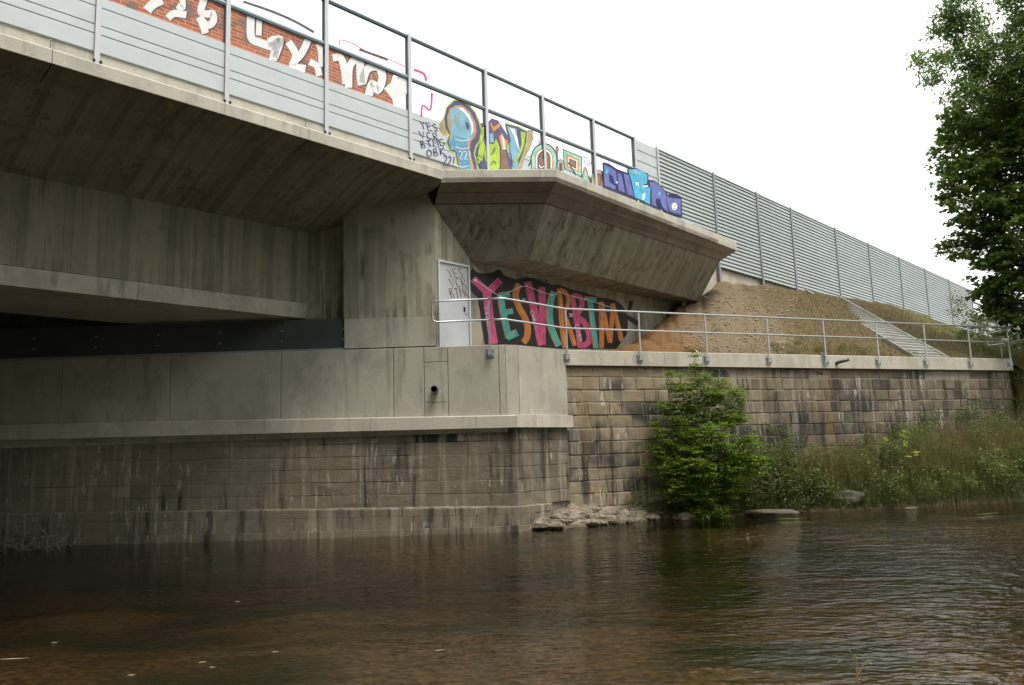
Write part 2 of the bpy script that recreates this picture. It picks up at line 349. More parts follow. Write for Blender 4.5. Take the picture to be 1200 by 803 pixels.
va = g.n('ShaderNodeVolumeAbsorption'); va.inputs['Color'].default_value = (.60, .55, .36, 1); va.inputs['Density'].default_value = .85; g.l(va.outputs[0], g.out.inputs['Volume'])
o = MB().box((-45, 3.3, -2.4), (45, 27, .05)).build('river', g.m); o['kind'] = 'structure'

# embankment between the wall top and the barrier
XS = [716, 735, 770, 800, 830, 846, 875, 900, 925, 945, 985, 1040, 1090, 1130, 1180, 1240]
FZ = [4.45, 4.85, 5.85, 6.80, 7.45, 7.80, 7.85, 7.95, 8.05, 8.3, 8.45, 8.8, 8.95, 9.0, 8.8, 8.4]       # ground at the barrier foot
CY = [None, None, None, None, None, None, None, None, None, 341, 349, 356, 372, 391, 412, 440]              # crest in view
CO = [0, 0, 0, 0, 0, .3, .4, .55, .95, 1.6, 2.8, 3.2, 3.5, 4.0, 4.6, 5.]
cols = []
for i in range(220):
    x = XS[0]+(XS[-1]-XS[0])*i/219
    f = np.interp(x, XS, FZ); co = max(.06, np.interp(x, XS, CO)) if x > 820 else 0
    c0 = hz(x, 412+(x-655)*.0187, 4.46)+nW*-.25
    if (c0-W0)@dW > LW-.1: c0 = c0.copy(); c0[2] = 4.46-.45*((c0-W0)@dW-LW+.1)
    ofs = -.55 if x < 826 else (-.55+.5*min(1, (x-826)/20)); fb = onB(x, 400, ofs); fb = np.array([fb[0], fb[1], f+(.12 if x < 826 else 0)])
    if co > .05:
        cy = np.interp(x, [846, 875, 900, 925, 945, 985, 1040, 1090, 1130, 1180, 1240], [332, 334.5, 336, 338.5, 341.5, 349, 356, 372, 391, 412, 440])
        cr = onB(x, cy, co); cl = c0+(fb-c0)*.85+np.array([0, 0, .08]); kk = min(1, max(0, (x-820)/30)); cr = cl+(cr-cl)*kk
    else: cr = c0+(fb-c0)*.85+np.array([0, 0, .08])
    col = []
    for k in range(70):
        v_ = k/69
        if v_ < .72:
            q = v_/.72; p = c0+(cr-c0)*q; hump = .10*math.sin(math.pi*q)
        elif v_ < .9: q = (v_-.72)/.18; p = cr+(fb-cr)*q; hump = 0
        else: q = (v_-.9)/.1; p = fb+np.array([-nB[0]*8*q, -nB[1]*8*q, .1]); hump = 0; q = 1
        p = p-np.array([0, 0, .07*max(0, 1-abs(mn.noise(Vector(((i+v_*14)*.11, v_*1.3, 7.))))*9)*min(1, v_*8)*(v_ < .72)])
        amp = .12*min(1, v_*8)*(1 if x < 900 else .5)*(0 if v_ > .85 else 1)
        p = p+np.array([0, 0, hump+amp*fbm(p[0], p[1], 0, 1.1, 5)])
        col.append(p)
    cols.append(col)
EMB = np.array(cols)
g = NM('embankment_soil', .95, spec=.1); P = g.pos(); x = g.sep(P)[0]
wob = g.ma('ADD', x, g.ma('MULTIPLY', g.noise(P, (.7, .7, .7), 4), 3))
orange = g.mix(g.noise(P, (4, 4, 4), 5), (.16, .085, .035), (.25, .14, .065))
grav = g.mix(g.noise(P, (9, 9, 9), 5, .75), (.11, .08, .048), (.26, .20, .125))
dry = g.mix(g.noise(P, (6, 6, 6), 5, .7), (.095, .070, .036), (.155, .115, .06))
grn = g.mix(g.noise(P, (3, 3, 3), 5, .7), (.07, .08, .022), (.14, .125, .05))
c = g.mix(g.ramp(wob, 6.2, 7.6), orange, grav); c = g.mix(g.ramp(wob, 9.5, 11.), c, dry); c = g.mix(g.ramp(wob, 16, 20), c, grn)
c = g.mix(g.ma('MULTIPLY', g.ramp(g.noise(P, (1.4, 1.4, 1.4), 4), .55, .7), .4), c, (.11, .08, .05))
g.col(c); g.bump(g.noise(P, (8, 8, 8), 6, .7), .9, .06); m_emb = g.m
grid('embankment', [list(c) for c in EMB], m_emb)
def emb_at(u, v):
    i = min(218.99, max(0, u*219)); j = min(68.99, max(0, v*69)); a, b = int(i), int(j); fu, fv = i-a, j-b
    return (EMB[a, b]*(1-fu)+EMB[a+1, b]*fu)*(1-fv)+(EMB[a, b+1]*(1-fu)+EMB[a+1, b+1]*fu)*fv
# bank strip between wall and water, going on past the wall's end
def shore_y(X): return float(np.interp(X, [-2, .3, 1.2, 2.6, 3.9, 5.5, 7.1, 8.3, 11.7, 14.4, 20, 40], [19.6, 19.6, 20.0, 20.75, 20.95, 21.2, 21.6, 21.7, 22.1, 22.6, 23.2, 25]))
def wall_y(X): return 20.52+(X-1.4)*dW[1]/dW[0]
bank = []
for i in range(150):
    X = .9+39*(i/149)**1.3; row = []
    for k in range(26):
        q = k/25; ys = shore_y(X)-.35; 
        ye = wall_y(X)+.15 if X < 17.1 else wall_y(X)+14
        y = ys+(ye-ys)*q
        rise = .45 if X < 8 else .45+.05*(X-8)
        d = y-ys
        z = min(-1.4+d*4.2, min(rise, d*.62-.12))+.10*fbm(X, y, 1, 1.6)
        if X >= 17.1: z = min(-1.4+d*4.2, min(5.0, d*.62-.12))+.12*fbm(X, y, 1, 1.6)
        row.append((X, y, z))
    bank.append(row)
g = NM('river_bank_soil', .95, spec=.1); P = g.pos(); g.col(g.mix(g.noise(P, (3, 3, 3), 5, .7), (.045, .04, .022), (.14, .11, .07))); g.bump(g.noise(P, (9, 9, 9), 5, .7), .9, .05)
grid('river_bank', bank, g.m)

# ------------------------------------------------------------------ road bridge
SE = .88
OW = -.52
def extrude(name, prof, s0, s1, mat, parent, closed=True):
    sk = (lambda o: min(.34, max(-.1, (.14-o)*.46))) if abs(s1-SE) < .05 else (lambda o: 0)
    return MB().prism([BP(s0, o, z) for o, z in prof], [BP(s1+sk(o), o, z) for o, z in prof]).build(name, mat, parent)
bridge = thing('road_bridge', BP(-8, -3, 0), 'wide concrete road bridge crossing the river at the upper left', 'bridge')
deck = extrude('deck', [(.02, 8.60), (-.5, 8.49), (-.5, 8.47), (-3.0, 7.60), (-6.5, 7.60), (-9, 8.3), (-13.5, 8.3), (-15.5, 7.6), (-20, 7.6), (-23, 8.55), (-23, 9.0), (.0, 9.0)], -34, SE, m_conc_sof, bridge)  # far part is unseen, widened so the wall under it stays dark
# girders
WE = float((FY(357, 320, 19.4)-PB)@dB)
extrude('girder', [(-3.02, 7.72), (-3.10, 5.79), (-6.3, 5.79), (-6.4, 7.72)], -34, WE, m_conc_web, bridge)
extrude('girder', [(-15.6, 7.72), (-15.7, 5.4), (-19.8, 5.4), (-19.9, 7.72)], -34, WE+14, m_conc_web, bridge)  # unseen girder under the added deck width
sj = [-34, -29, -24, -19, -14.6, -11.5, -8.1, -4.95, WE-.01]
for a, b in zip(sj[:-1], sj[1:]):
    extrude('girder_flange', [(-3.075, 5.775), (-3.13, 5.40), (-6.28, 5.40), (-6.28, 5.775)], a+.006, b-.006, m_conc_wall, bridge)
sj = [-34, -29.6, -24.75, -19.9, -15.05, -10.2, -7.65, -2.8, SE+.02]
for a, b in zip(sj[:-1], sj[1:]):
    extrude('edge_beam', [(.14, 8.565), (.14, 8.80), (.115, 8.825), (.012, 8.845), (-.0, 9.05), (-.3, 9.06), (-.3, 8.61), (.02, 8.61)], a+.006, b-.006, m_conc_fascia, bridge)
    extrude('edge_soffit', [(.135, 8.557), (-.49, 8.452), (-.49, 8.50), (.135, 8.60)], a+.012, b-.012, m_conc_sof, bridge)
# outer edge of the unseen extra deck width, added to keep the left dark
extrude('edge_beam', [(-23.02, 8.5), (-23.3, 8.5), (-23.3, 9.05), (-23.02, 9.05)], -34, 12, m_conc_fascia, bridge)
extrude('upstand', [(-.0, 8.7), (-.0, 9.05), (-.3, 9.06), (-.3, 8.7)], SE+.03, 14.2, m_conc_fascia, bridge)
# end diaphragm on the bearing shelf
MB().box((-5.35, 19.36, 5.36), (-4.10, 21.0, 8.0)).build('end_diaphragm', m_conc_col, bridge)
MB().box((-30, 21.02, 5.36), (-4.0, 22.0, 8.0)).build('end_diaphragm', m_conc_sof, bridge)

# ------------------------------------------------------------------ abutment: walls, ledge, column, corbel
ab = thing('bridge_abutment', (-3, 19.6, 0), 'pale concrete abutment with ledge, door and overhanging corbel carrying the bridge end', 'abutment')
Pa, Pb, Pc = np.array([-.17, 19.0, 0]), np.array([.14, 19.14, 0]), np.array([1.40, 20.44, 0])
def vz(p, z): return np.array([p[0], p[1], z])
body = [np.array([-40, 19.04, 0]), np.array([-.19, 19.04, 0]), np.array([.11, 19.17, 0]), np.array([1.38, 20.5, 0]), np.array([3.2, 22.9, 0]), np.array([-40, 26, 0])]
MB().prism([vz(p, 2.4) for p in body], [vz(p, 4.50) for p in body]).build('wall_core', m_conc_wall, ab)
def panel(x0, x1, z0, z1, y=19.0, th=.045, g_=.006, mat=None, nm='wall_panel'):
    b = .012; a, c = x0+g_, x1-g_
    r1 = [(a, y+th, z0+g_), (c, y+th, z0+g_), (c, y+th, z1), (a, y+th, z1)]
    r2 = [(a, y+b, z0+g_), (c, y+b, z0+g_), (c, y+b, z1), (a, y+b, z1)]
    r3 = [(a+b, y, z0+g_+b), (c-b, y, z0+g_+b), (c-b, y, z1-b), (a+b, y, z1-b)]
    return MB().rings([r1, r2, r3]).build(nm, mat or m_conc_wall, ab)
jx = [-40]+[FY(q, 450)[0] for q in (-620, -420, -190, -58, 72, 199, 329, 461)]
ztop = 4.53
for a, b in zip(jx[:-1], jx[1:]): panel(a, b, 2.7, ztop)
X497, X525, X461 = FY(497, 450)[0], FY(525, 450)[0], FY(461, 450)[0]
panel(X461, X497, 2.7, ztop)
panel(X497, X525, 2.7, 3.16); panel(X497, X525, 3.16, 4.15); panel(X497, X525, 4.15, ztop)
X555 = FY(585, 450)[0]
panel(X525, X555, 2.7, ztop); panel(X555, -.17, 2.7, ztop)
for p, q in ((Pa, Pb), (Pb, Pc)):       # corner strip and the skewed return
    dd = (q-p)/np.linalg.norm(q-p); nn = np.array([dd[1], -dd[0], 0])
    L = np.linalg.norm(q-p)
    MB().fbox(vz(p, 0), dd, nn, Zv, (.006, -.04, 2.7), (L-.006, 0, ztop)).build('wall_panel', m_conc_wall, ab)
# ledge, one piece per joint
def ledz(X): return (2.50+.0075*max(0, -X), 2.79+.014*max(0, -X)) if X > -14 else (2.605, 2.986)
lx = [-40, -32, -26, -20, FY(-60, 500)[0]]+[FY(q, 500, 18.87)[0] for q in (68, 189, 310, 434, 558)]
for a, b in zip(lx, lx[1:]+[.05]):
    a_, b_ = a+.004, b-(.004 if b < 0 else 0)
    z0a, z1a = ledz(a); z0b, z1b = ledz(b)
    yb = 19.08
    MB().prism([(a_, 18.87, z0a), (a_, 18.87, z1a-.015), (a_, 18.885, z1a), (a_, yb, z1a+.02), (a_, yb, z0a)], [(b_, 18.87, z0b), (b_, 18.87, z1b-.015), (b_, 18.885, z1b), (b_, yb, z1b+.02), (b_, yb, z0b)]).build('ledge', m_conc_new, ab)
MB().prism([(.056, 18.87, 2.5), (.056, 18.87, 2.80), (.0, 19.12, 2.82), (.0, 19.12, 2.5)], [(1.52, 20.33, 2.5), (1.52, 20.33, 2.80), (1.40, 20.46, 2.82), (1.40, 20.46, 2.5)]).build('ledge', m_conc_new, ab)
# column (flush part) and door bay
MB().box((-4.14, 19.012, 5.30), (-1.852, 21.2, 8.42)).build('column', m_conc_col, ab)
MB().box((-4.12, 19.004, 4.56), (-1.86, 21.2, 5.296)).build('column_base', m_conc_wall, ab)
MB().prism([BP(1.19, OW, 4.45), BP(17, OW, 4.45), BP(17, -3, 4.45), BP(2.2, -3, 4.45)], [BP(1.19, OW, 8.3), BP(17, OW, 7.0), BP(17, -3, 7.0), BP(2.2, -3, 8.3)]).build('wing_wall', m_conc_col, ab)
wk = MB(); wk.prism([(-1.95, 19.03, 4.40), (.1, 19.2, 4.40), (1.4, 20.6, 4.40), (4.2, 21.9, 4.40), (4.6, 25.5, 4.4), (-1.95, 19.6, 4.40)], [(-1.95, 19.03, 4.505), (.1, 19.2, 4.505), (1.4, 20.6, 4.505), (4.2, 21.9, 4.505), (4.6, 25.5, 4.505), (-1.95, 19.6, 4.505)]); wk.build('walkway', m_conc_wall, ab)
MB().prism([BP(2.6, -.64, 4.6), BP(17, -.64, 4.6), BP(17, -20, 4.6), BP(6, -20, 4.6)], [BP(2.6, -.64, 8.86), BP(17, -.64, 8.86), BP(17, -20, 8.86), BP(6, -20, 8.86)]).build('fill_block', m_conc_sof, ab)
# corbel
A = hz(516.5, 199, 8.88); Bc = hz(651, 198, 8.88); Cc = hz(863, 283, 8.88)
A2 = onB(509, 240, OW+.03); z2_ = float(A2[2]); B2 = hz(639, 239, z2_); C2 = hz(844, 306, z2_)
A3 = onB(553, 307, OW+.01); z3_ = float(A3[2]); B3 = hz(621, 304, z3_); C3 = hz(819, 353, z3_)
def bk_(p, d=.25):
    o_ = float((p-PB)@nB); return p-nB*(o_+d)
def ring(a, b, c): return [a, b, c, bk_(c, .8), bk_(a, 1.0)]
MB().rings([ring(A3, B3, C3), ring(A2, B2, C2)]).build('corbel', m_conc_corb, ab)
def off_in(a, b, c, d):
    n1 = (b-a); n1 = np.array([-n1[1], n1[0], 0])/np.linalg.norm(n1[:2]); n2 = (c-b); n2 = np.array([-n2[1], n2[0], 0])/np.linalg.norm(n2[:2])
    nm = n1+n2; nm /= nm@n1
    return a+n1*d, b+nm*d, c+n2*d
ft = [vz(p, 8.555) for p in (A, Bc, Cc)]
t_ = .47
mid = [f*(1-t_)+i*t_ for f, i in zip(ft, (A2, B2, C2))]
# the flared underside in two strips with a drip groove between them
def strip(top, bot, name, ext=0):
    up = [p+Zv*.12 for p in top]; ub = [p+Zv*.12 for p in bot]
    for i in (0, 1):
        MB().prism([top[i], top[i+1], bot[i+1], bot[i]], [up[i], up[i+1], ub[i+1], ub[i]]).build(name, m_conc_corb2, ab)
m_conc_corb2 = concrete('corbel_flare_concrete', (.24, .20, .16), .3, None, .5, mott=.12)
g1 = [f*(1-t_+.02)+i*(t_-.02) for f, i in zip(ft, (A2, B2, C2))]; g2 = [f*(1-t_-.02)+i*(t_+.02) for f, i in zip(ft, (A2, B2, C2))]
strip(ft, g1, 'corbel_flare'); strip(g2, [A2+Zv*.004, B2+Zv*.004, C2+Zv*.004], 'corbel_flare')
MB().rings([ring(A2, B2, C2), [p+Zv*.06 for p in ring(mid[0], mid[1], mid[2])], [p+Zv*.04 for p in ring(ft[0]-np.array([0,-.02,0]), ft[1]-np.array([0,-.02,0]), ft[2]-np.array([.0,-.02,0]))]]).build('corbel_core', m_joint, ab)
def edgepiece(p, q):
    d = (q-p)[:2]; d = d/np.linalg.norm(d); nn = np.array([d[1], -d[0], 0]); D3 = np.array([d[0], d[1], 0])
    e = .004
    pr = lambda b: [vz(b, 8.555), vz(b, 8.865), vz(b-nn*.015, 8.88), vz(b-nn*.3, 8.895), vz(b-nn*.3, 8.6)]
    MB().prism(pr(p+D3*e), pr(q-D3*e)).build('corbel_edge', m_conc_fascia, ab)
j1 = hz(633, 198, 8.88); tt = float((j1-A)@(Bc-A)/((Bc-A)@(Bc-A)))
edgepiece(A, A+(Bc-A)*tt); edgepiece(A+(Bc-A)*tt, Bc)
for a, b in ((0, .34), (.34, .56), (.56, .86), (.86, 1)): edgepiece(Bc+(Cc-Bc)*a, Bc+(Cc-Bc)*b)
MB().prism([vz(A, 8.6), vz(Bc, 8.6), vz(Cc, 8.6), bk_(vz(Cc, 8.6), .4), bk_(vz(A, 8.6), .6)][0:0] or [p-nB*.05 for p in (vz(A, 8.58)+dB*.2, vz(Bc, 8.58), vz(Cc, 8.58)-dB*.1, bk_(vz(Cc, 8.58), .4), bk_(vz(A, 8.58), .6))], [p-nB*.05 for p in (vz(A, 8.86)+dB*.2, vz(Bc, 8.86), vz(Cc, 8.86)-dB*.1, bk_(vz(Cc, 8.86), .4), bk_(vz(A, 8.86), .6))]).build('corbel_walkway', m_conc_wall, ab)
# steel plate screening the bearing shelf
px_ = [-30, -26, -22, -18, -15]+[FY(q, 400)[0] for q in (40, 113, 186, 259, 332, 404)]
for a, b in zip(px_[:-1], px_[1:]):
    o = MB().box((a+.003, 19.09, 4.56), (b-.003, 19.11, 5.33)).build('steel_plate', m_plate, ab)
    for z in (4.80, 5.06):
        MB().tube([(b-.05, 19.06, z), (b-.05, 19.10, z)], .022, 6).build('bolt', m_galv, o)
MB().box((-30, 19.03, 4.535), (-4.13, 19.12, 4.585)).build('plate_flange', m_alu, ab)
# door
sd0 = float((onB(513.5, 403, OW)-PB)@dB); sd1 = float((onB(551, 403, OW)-PB)@dB); DO = BP(0, OW, 0)
dr = MB().fbox(DO, dB, nB, Zv, (sd0+.055, .004, 4.515), (sd1-.055, .02, 6.68)).build('door', m_door, ab)
MB().fbox(DO, dB, nB, Zv, (sd0, .003, 4.51), (sd0+.05, .06, 6.735)).fbox(DO, dB, nB, Zv, (sd1-.05, .003, 4.51), (sd1, .06, 6.735)).fbox(DO, dB, nB, Zv, (sd0+.05, .003, 6.685), (sd1-.05, .06, 6.735)).build('door_frame', m_post, dr)
MB().fbox(DO, dB, nB, Zv, (sd1-.22, .021, 5.50), (sd1-.18, .05, 5.62)).build('door_handle', m_black, dr)
MB().fbox(DO, dB, nB, Zv, (sd1-.15, .021, 5.42), (sd1-.12, .03, 5.46)).build('door_lock', m_black, dr)
# drain pipe stub
pc = FY(510, 457)
n = 16; rr = lambda r_, y: [(pc[0]+r_*math.cos(2*math.pi*k/n), y, pc[2]+r_*math.sin(2*math.pi*k/n)) for k in range(n)]
pm = MB(); vs = rr(.085, 18.72)+rr(.085, 19.02)+rr(.068, 18.72)+rr(.068, 19.0)
pm.add(vs, [(k, (k+1) % n, n+(k+1) % n, n+k) for k in range(n)]+[(k, (k+1) % n, 2*n+(k+1) % n, 2*n+k) for k in range(n)]+[(2*n+k, 2*n+(k+1) % n, 3*n+(k+1) % n, 3*n+k) for k in range(n)]+[tuple(range(3*n, 4*n))])
pm.build('drain_pipe', m_plate, ab)

# ------------------------------------------------------------------ masonry
def stone(o, ax, n_, L0, L1, z0, z1, mat, parent, depth=.2, ch=.018, jit=.012, proud=.0, name='stone', zf=None):
    """one dressed block: o origin, ax along the wall, n_ outward"""
    j = lambda a: random.uniform(-a, a)
    w, h = L1-L0, z1-z0; pr = proud+j(jit)
    if zf is None: zf = lambda l, z: z
    P = lambda l, d, z: o+ax*l+n_*d+Zv*zf(l, z)
    e = [(L0, z0), (L1, z0), (L1, z1), (L0, z1)]
    back = [P(l, -depth, z) for l, z in e]
    a = [P(l+j(.005), pr-ch, z+j(.004)) for l, z in e]
    inn = [(L0+ch+abs(j(.012)), z0+ch+abs(j(.01))), (L1-ch-abs(j(.012)), z0+ch+abs(j(.01))), (L1-ch-abs(j(.012)), z1-ch-abs(j(.01))), (L0+ch+abs(j(.012)), z1-ch-abs(j(.01)))]
    b = [P(l, pr+j(.004), z) for l, z in inn]
    cx, cz = (L0+L1)/2+j(.15)*w, (z0+z1)/2+j(.1)*h
    vs = back+a+b+[P(cx, pr+.006+j(.008), cz)]
    fs = [(i, (i+1) % 4, 4+(i+1) % 4, 4+i) for i in range(4)]+[(4+i, 4+(i+1) % 4, 8+(i+1) % 4, 8+i) for i in range(4)]+[(8+i, 8+(i+1) % 4, 12) for i in range(4)]
    return mk(name, vs, fs, mat, parent)
sw = thing('stone_wall', WP(LW/2, 0, 0), 'old coursed sandstone retaining wall under the pale concrete coping', 'retaining wall')
MB().prism([WP(-.25, -.02, -1), WP(LW-.02, -.02, -1), WP(LW-.02, -.9, -1), WP(-.25, -.9, -1)], [WP(-.25, -.02, 4.11), WP(LW-.02, -.02, 4.11), WP(LW-.02, -.9, 4.11), WP(-.25, -.9, 4.11)]).build('mortar_core', m_mortar, sw)
zr = [4.105, 3.82, 3.48, 3.14, 2.80, 2.46, 2.12, 1.77, 1.42, 1.10, .77, .42, .1]
cnt = 0
for k in range(12):
    z1, z0 = zr[k], zr[k+1]; l = -.06-random.random()*.2; l = -.06
    lim = LW if k < 7 else (10 if k < 9 else 4.5)
    while l < lim:
        w = random.choice((random.uniform(.28, .42), random.uniform(.42, .58), random.uniform(.5, .78))) if k else random.uniform(.8, 1.2)
        if l+w > LW-.3: w = LW-l
        jj = [random.uniform(-.012, .012) for _ in range(2)] if 0 < k < 7 else (0, 0); stone(W0, dW, nW, l+.011, l+w-.011, z0+.012+jj[0]*.5, z1-.012+jj[1]*.5, m_stone, sw, proud=-.012 if k == 0 else 0., jit=.012, ch=.012); cnt += 1
        l += w
# return face at the wall's far end
for k in range(8):
    l = 0
    while l < 1.2:
        w = random.uniform(.5, .8); stone(W1, -nW, dW, l+.01, l+w-.01, zr[k+1]+.01, zr[k]-.01, m_stone, sw); l += w; cnt += 1
# coping beam
cj = [-.16, 3.0, 5.9, 8.1, 10.2, 12.2, 14.2, LW+.03]
for a, b in zip(cj[:-1], cj[1:]):
    pr = lambda t: [WP(t, .10, 4.13), WP(t, .10, 4.515), WP(t, .085, 4.53), WP(t, -.5, 4.535), WP(t, -.5, 4.13)]
    MB().prism(pr(a+.004), pr(b-.004)).build('coping', m_conc_new, sw)
print('stones', cnt)
# old pier masonry under the ledge
op = thing('stone_pier', (-4, 19.3, 0), 'streaked old masonry pier base standing in the water below the grey ledge', 'pier')
def footz(X): return .63+.018*max(0, min(14, -X))
d45 = (Pc-Pb)/np.linalg.norm(Pc-Pb); n45 = np.array([d45[1], -d45[0], 0])
MB().prism([(-40, 19.09, -1), (.03, 19.09, -1), (1.36, 20.55, -1), (-40, 24, -1)], [(-40, 19.09, 2.55), (.03, 19.09, 2.55), (1.36, 20.55, 2.55), (-40, 24, 2.55)]).build('mortar_core', m_stone_l, op)
X1_ = np.array([1., 0, 0]); Yn = np.array([0, -1., 0])
cnt = 0
for k in range(6):
    l = -14.2
    while l < .02:
        w = random.uniform(.8, 1.6)
        if l+w > -.45: w = .02-l
        zf = lambda l_, q: footz(l_)+(ledz(l_)[0]-footz(l_))*q
        dk = k == 5 and -2.4 < l+w/2 < -.75
        stone(np.array([0, 19.05, 0]), X1_, Yn, l+.002, l+w-.002, k/6+.001, (k+1)/6-.001, m_stone_d if dk else m_stone_l, op, ch=.004, jit=.002, zf=zf); l += w; cnt += 1
    l = 0.; L = 1.95
    while l < L-.01:
        w = random.uniform(.35, .6)
        if l+w > L-.3: w = L-l
        stone(np.array([.02, 19.05, 0]), d45, n45, l+.004, l+w-.004, .63+(2.5-.63)*k/6+.004, .63+(2.5-.63)*(k+1)/6-.004, m_stone_l, op, ch=.005, jit=.003); l += w; cnt += 1
# footing: two courses of long blocks, rounded at the end
fp = [np.array([-14.2, 18.80, 0]), np.array([-9, 18.78, 0]), np.array([-5, 18.72, 0]), np.array([-2, 18.70, 0]), np.array([-.6, 18.74, 0]), np.array([.1, 18.88, 0]), np.array([.55, 19.2, 0]), np.array([.88, 19.62, 0]), np.array([1.02, 20.1, 0])]
cum = [0]
for a, b in zip(fp[:-1], fp[1:]): cum.append(cum[-1]+np.linalg.norm(b-a))
def fpt(t):
    t = max(0, min(cum[-1], t)); i = max(0, min(len(fp)-2, int(np.searchsorted(cum, t))-1)); q = (t-cum[i])/(cum[i+1]-cum[i]); return fp[i]*(1-q)+fp[i+1]*q
for k, (q0, q1, pro) in enumerate(((-.6, .30, .04), (.30, .72, 0.), (.72, 1., -.0))):
    t = 0
    while t < cum[-1]-.05:
        w = random.uniform(.9, 1.5)
        if t+w > cum[-1]-.4: w = cum[-1]-t
        nseg = 4; r_ = []
        for i in range(nseg+1):
            tt = t+.006+(w-.012)*i/nseg; p = fpt(tt); d = fpt(tt+.05)-fpt(tt-.05); d /= np.linalg.norm(d); nn = np.array([d[1], -d[0], 0]); f = footz(p[0])
            pf = p+nn*pro; zt = f*q1-.003; zb = q0 if q0 < 0 else f*q0+.003; cz = .02 if k == 2 else .006; nn_ = nn; pf = pf-nn*.09
            r_.append([vz(p-nn*.45, zb), vz(pf, zb), vz(pf, zt-cz), vz(pf-nn*cz, zt), vz(p-nn*.45, zt+(.03 if k == 2 else 0))])
        MB().rings(r_).build('footing_stone', m_stone_l, op); t += w
# rubble at the junction of pier and wall
rb = MB(); 
nu, nv_ = 60, 26
P_ = []
for i in range(nu):
    for j in range(nv_):
        u_ = i/(nu-1); v_ = j/(nv_-1); X = .2+4.0*u_; yw = max(19.9, wall_y(X)+.05) if X > 1.2 else 19.7+.6*(X-.2)
        ys = yw-.2-1.0*math.sin(math.pi*min(1, u_*.8+.22))**.7
        y = ys+(yw-ys)*v_; top = .62*min(1, .25+u_*2.6)*(1-.45*u_)
        z = -.25+(top+.25)*(v_**.5)
        r_ = mn.turbulence(Vector((X*1.2, y*1.6, z*3.5)), 5, True); r2 = mn.noise(Vector((X*5, y*5, z*9)))
        P_.append((X, y-.20*(r_-.4)+.03*r2, z+.07*(r_-.5)+.02*r2))
g = NM('rubble_rock', .9); P = g.pos(); g.col(g.mix(g.ramp(g.noise(P, (5, 5, 9), 5, .7), .3, .7), (.075, .062, .043), (.33, .275, .20))); g.bump(g.noise(P, (14, 14, 20), 5, .7), 1., .04)
zz = g.sep(P)[2]; g.col(g.mix(g.ramp(g.ma('ADD', zz, g.ma('MULTIPLY', g.noise(P, (5, 5, 5), 4), .25)), .12, .3, .75, 0), g.b.inputs['Base Color'].links[0].from_socket, (.035, .04, .015))); m_rub = g.m
o = mk('rubble_heap', P_, [(i*nv_+j, (i+1)*nv_+j, (i+1)*nv_+j+1, i*nv_+j+1) for i in range(nu-1) for j in range(nv_-1)], m_rub, None, False)
tag(o, 'pale broken rubble heap at the foot of the stone wall where the pier footing ends', 'rubble')
rub = o
for i in range(46):
    X = rng.uniform(.5, 4.1); yw = max(19.9, wall_y(X)) if X > 1.2 else 19.7+.6*(X-.2); q = rng.uniform(.02, .8)
    y = yw-.1-1.15*q*math.sin(math.pi*min(1, (X-.2)/4*.8+.22))**.7; z = .03+.42*(1-q)*(1-.4*(X/4))
    bm = bmesh.new(); bmesh.ops.create_icosphere(bm, subdivisions=2, radius=1); rs_ = rng.uniform(.05, .17)
    for v_ in bm.verts:
        k_ = 1+.5*mn.noise(v_.co*1.1+Vector((i*3.3, 0, 0))); v_.co = Vector((X+v_.co.x*rs_*1.5*k_, y+v_.co.y*rs_*k_, z+v_.co.z*rs_*.65*k_))
    me = bpy.data.meshes.new('stone'); bm.to_mesh(me); bm.free(); me.materials.append(m_rub); link('stone', me, rub)
g = NM('bank_rock', .9); g.col(g.mix(g.noise(g.pos(), (6, 6, 6), 5, .7), (.04, .035, .025), (.17, .145, .11))); g.bump(g.noise(g.pos(), (14, 14, 14), 5, .7), .8, .03); m_brock = g.m
def rock(c, r, seed, name, label, cat, group=None, mat=None):
    bm = bmesh.new(); bmesh.ops.create_icosphere(bm, subdivisions=3, radius=1)
    for v in bm.verts:
        k = 1+.35*mn.noise(v.co*1.3+Vector((seed*7.1, 0, 0)))+.12*mn.noise(v.co*4+Vector((seed, 3, 1)))
        v.co = Vector((v.co.x*r[0]*k, v.co.y*r[1]*k, v.co.z*r[2]*k))
    me = bpy.data.meshes.new(name); bm.to_mesh(me); bm.free(); me.materials.append(mat or m_brock); o = bpy.data.objects.new(name, me); COL.objects.link(o); o.location = c
    return tag(o, label, cat, group)
rock((4.35, 20.75, .10), (.28, .2, .12), 1, 'rock', 'small grey rock at the waterline below the bright green shrub', 'rock')
rock((9.2, 22.1, .34), (.45, .3, .24), 2, 'rock', 'brown rounded rock among weeds right of the green shrub', 'rock')
rock((6.8, 21.35, .08), (.7, .2, .10), 3, 'rock', 'long flat stone slab on the shore right of the green shrub', 'rock')
rock((10.7, 21.75, .03), (.16, .1, .06), 4, 'rock', 'tiny pale pebble at the water edge in the weeds middle', 'rock')
rock((15.0, 22.35, .03), (.2, .12, .08), 5, 'rock', 'small pale rock in shallow water at the far right shore', 'rock')

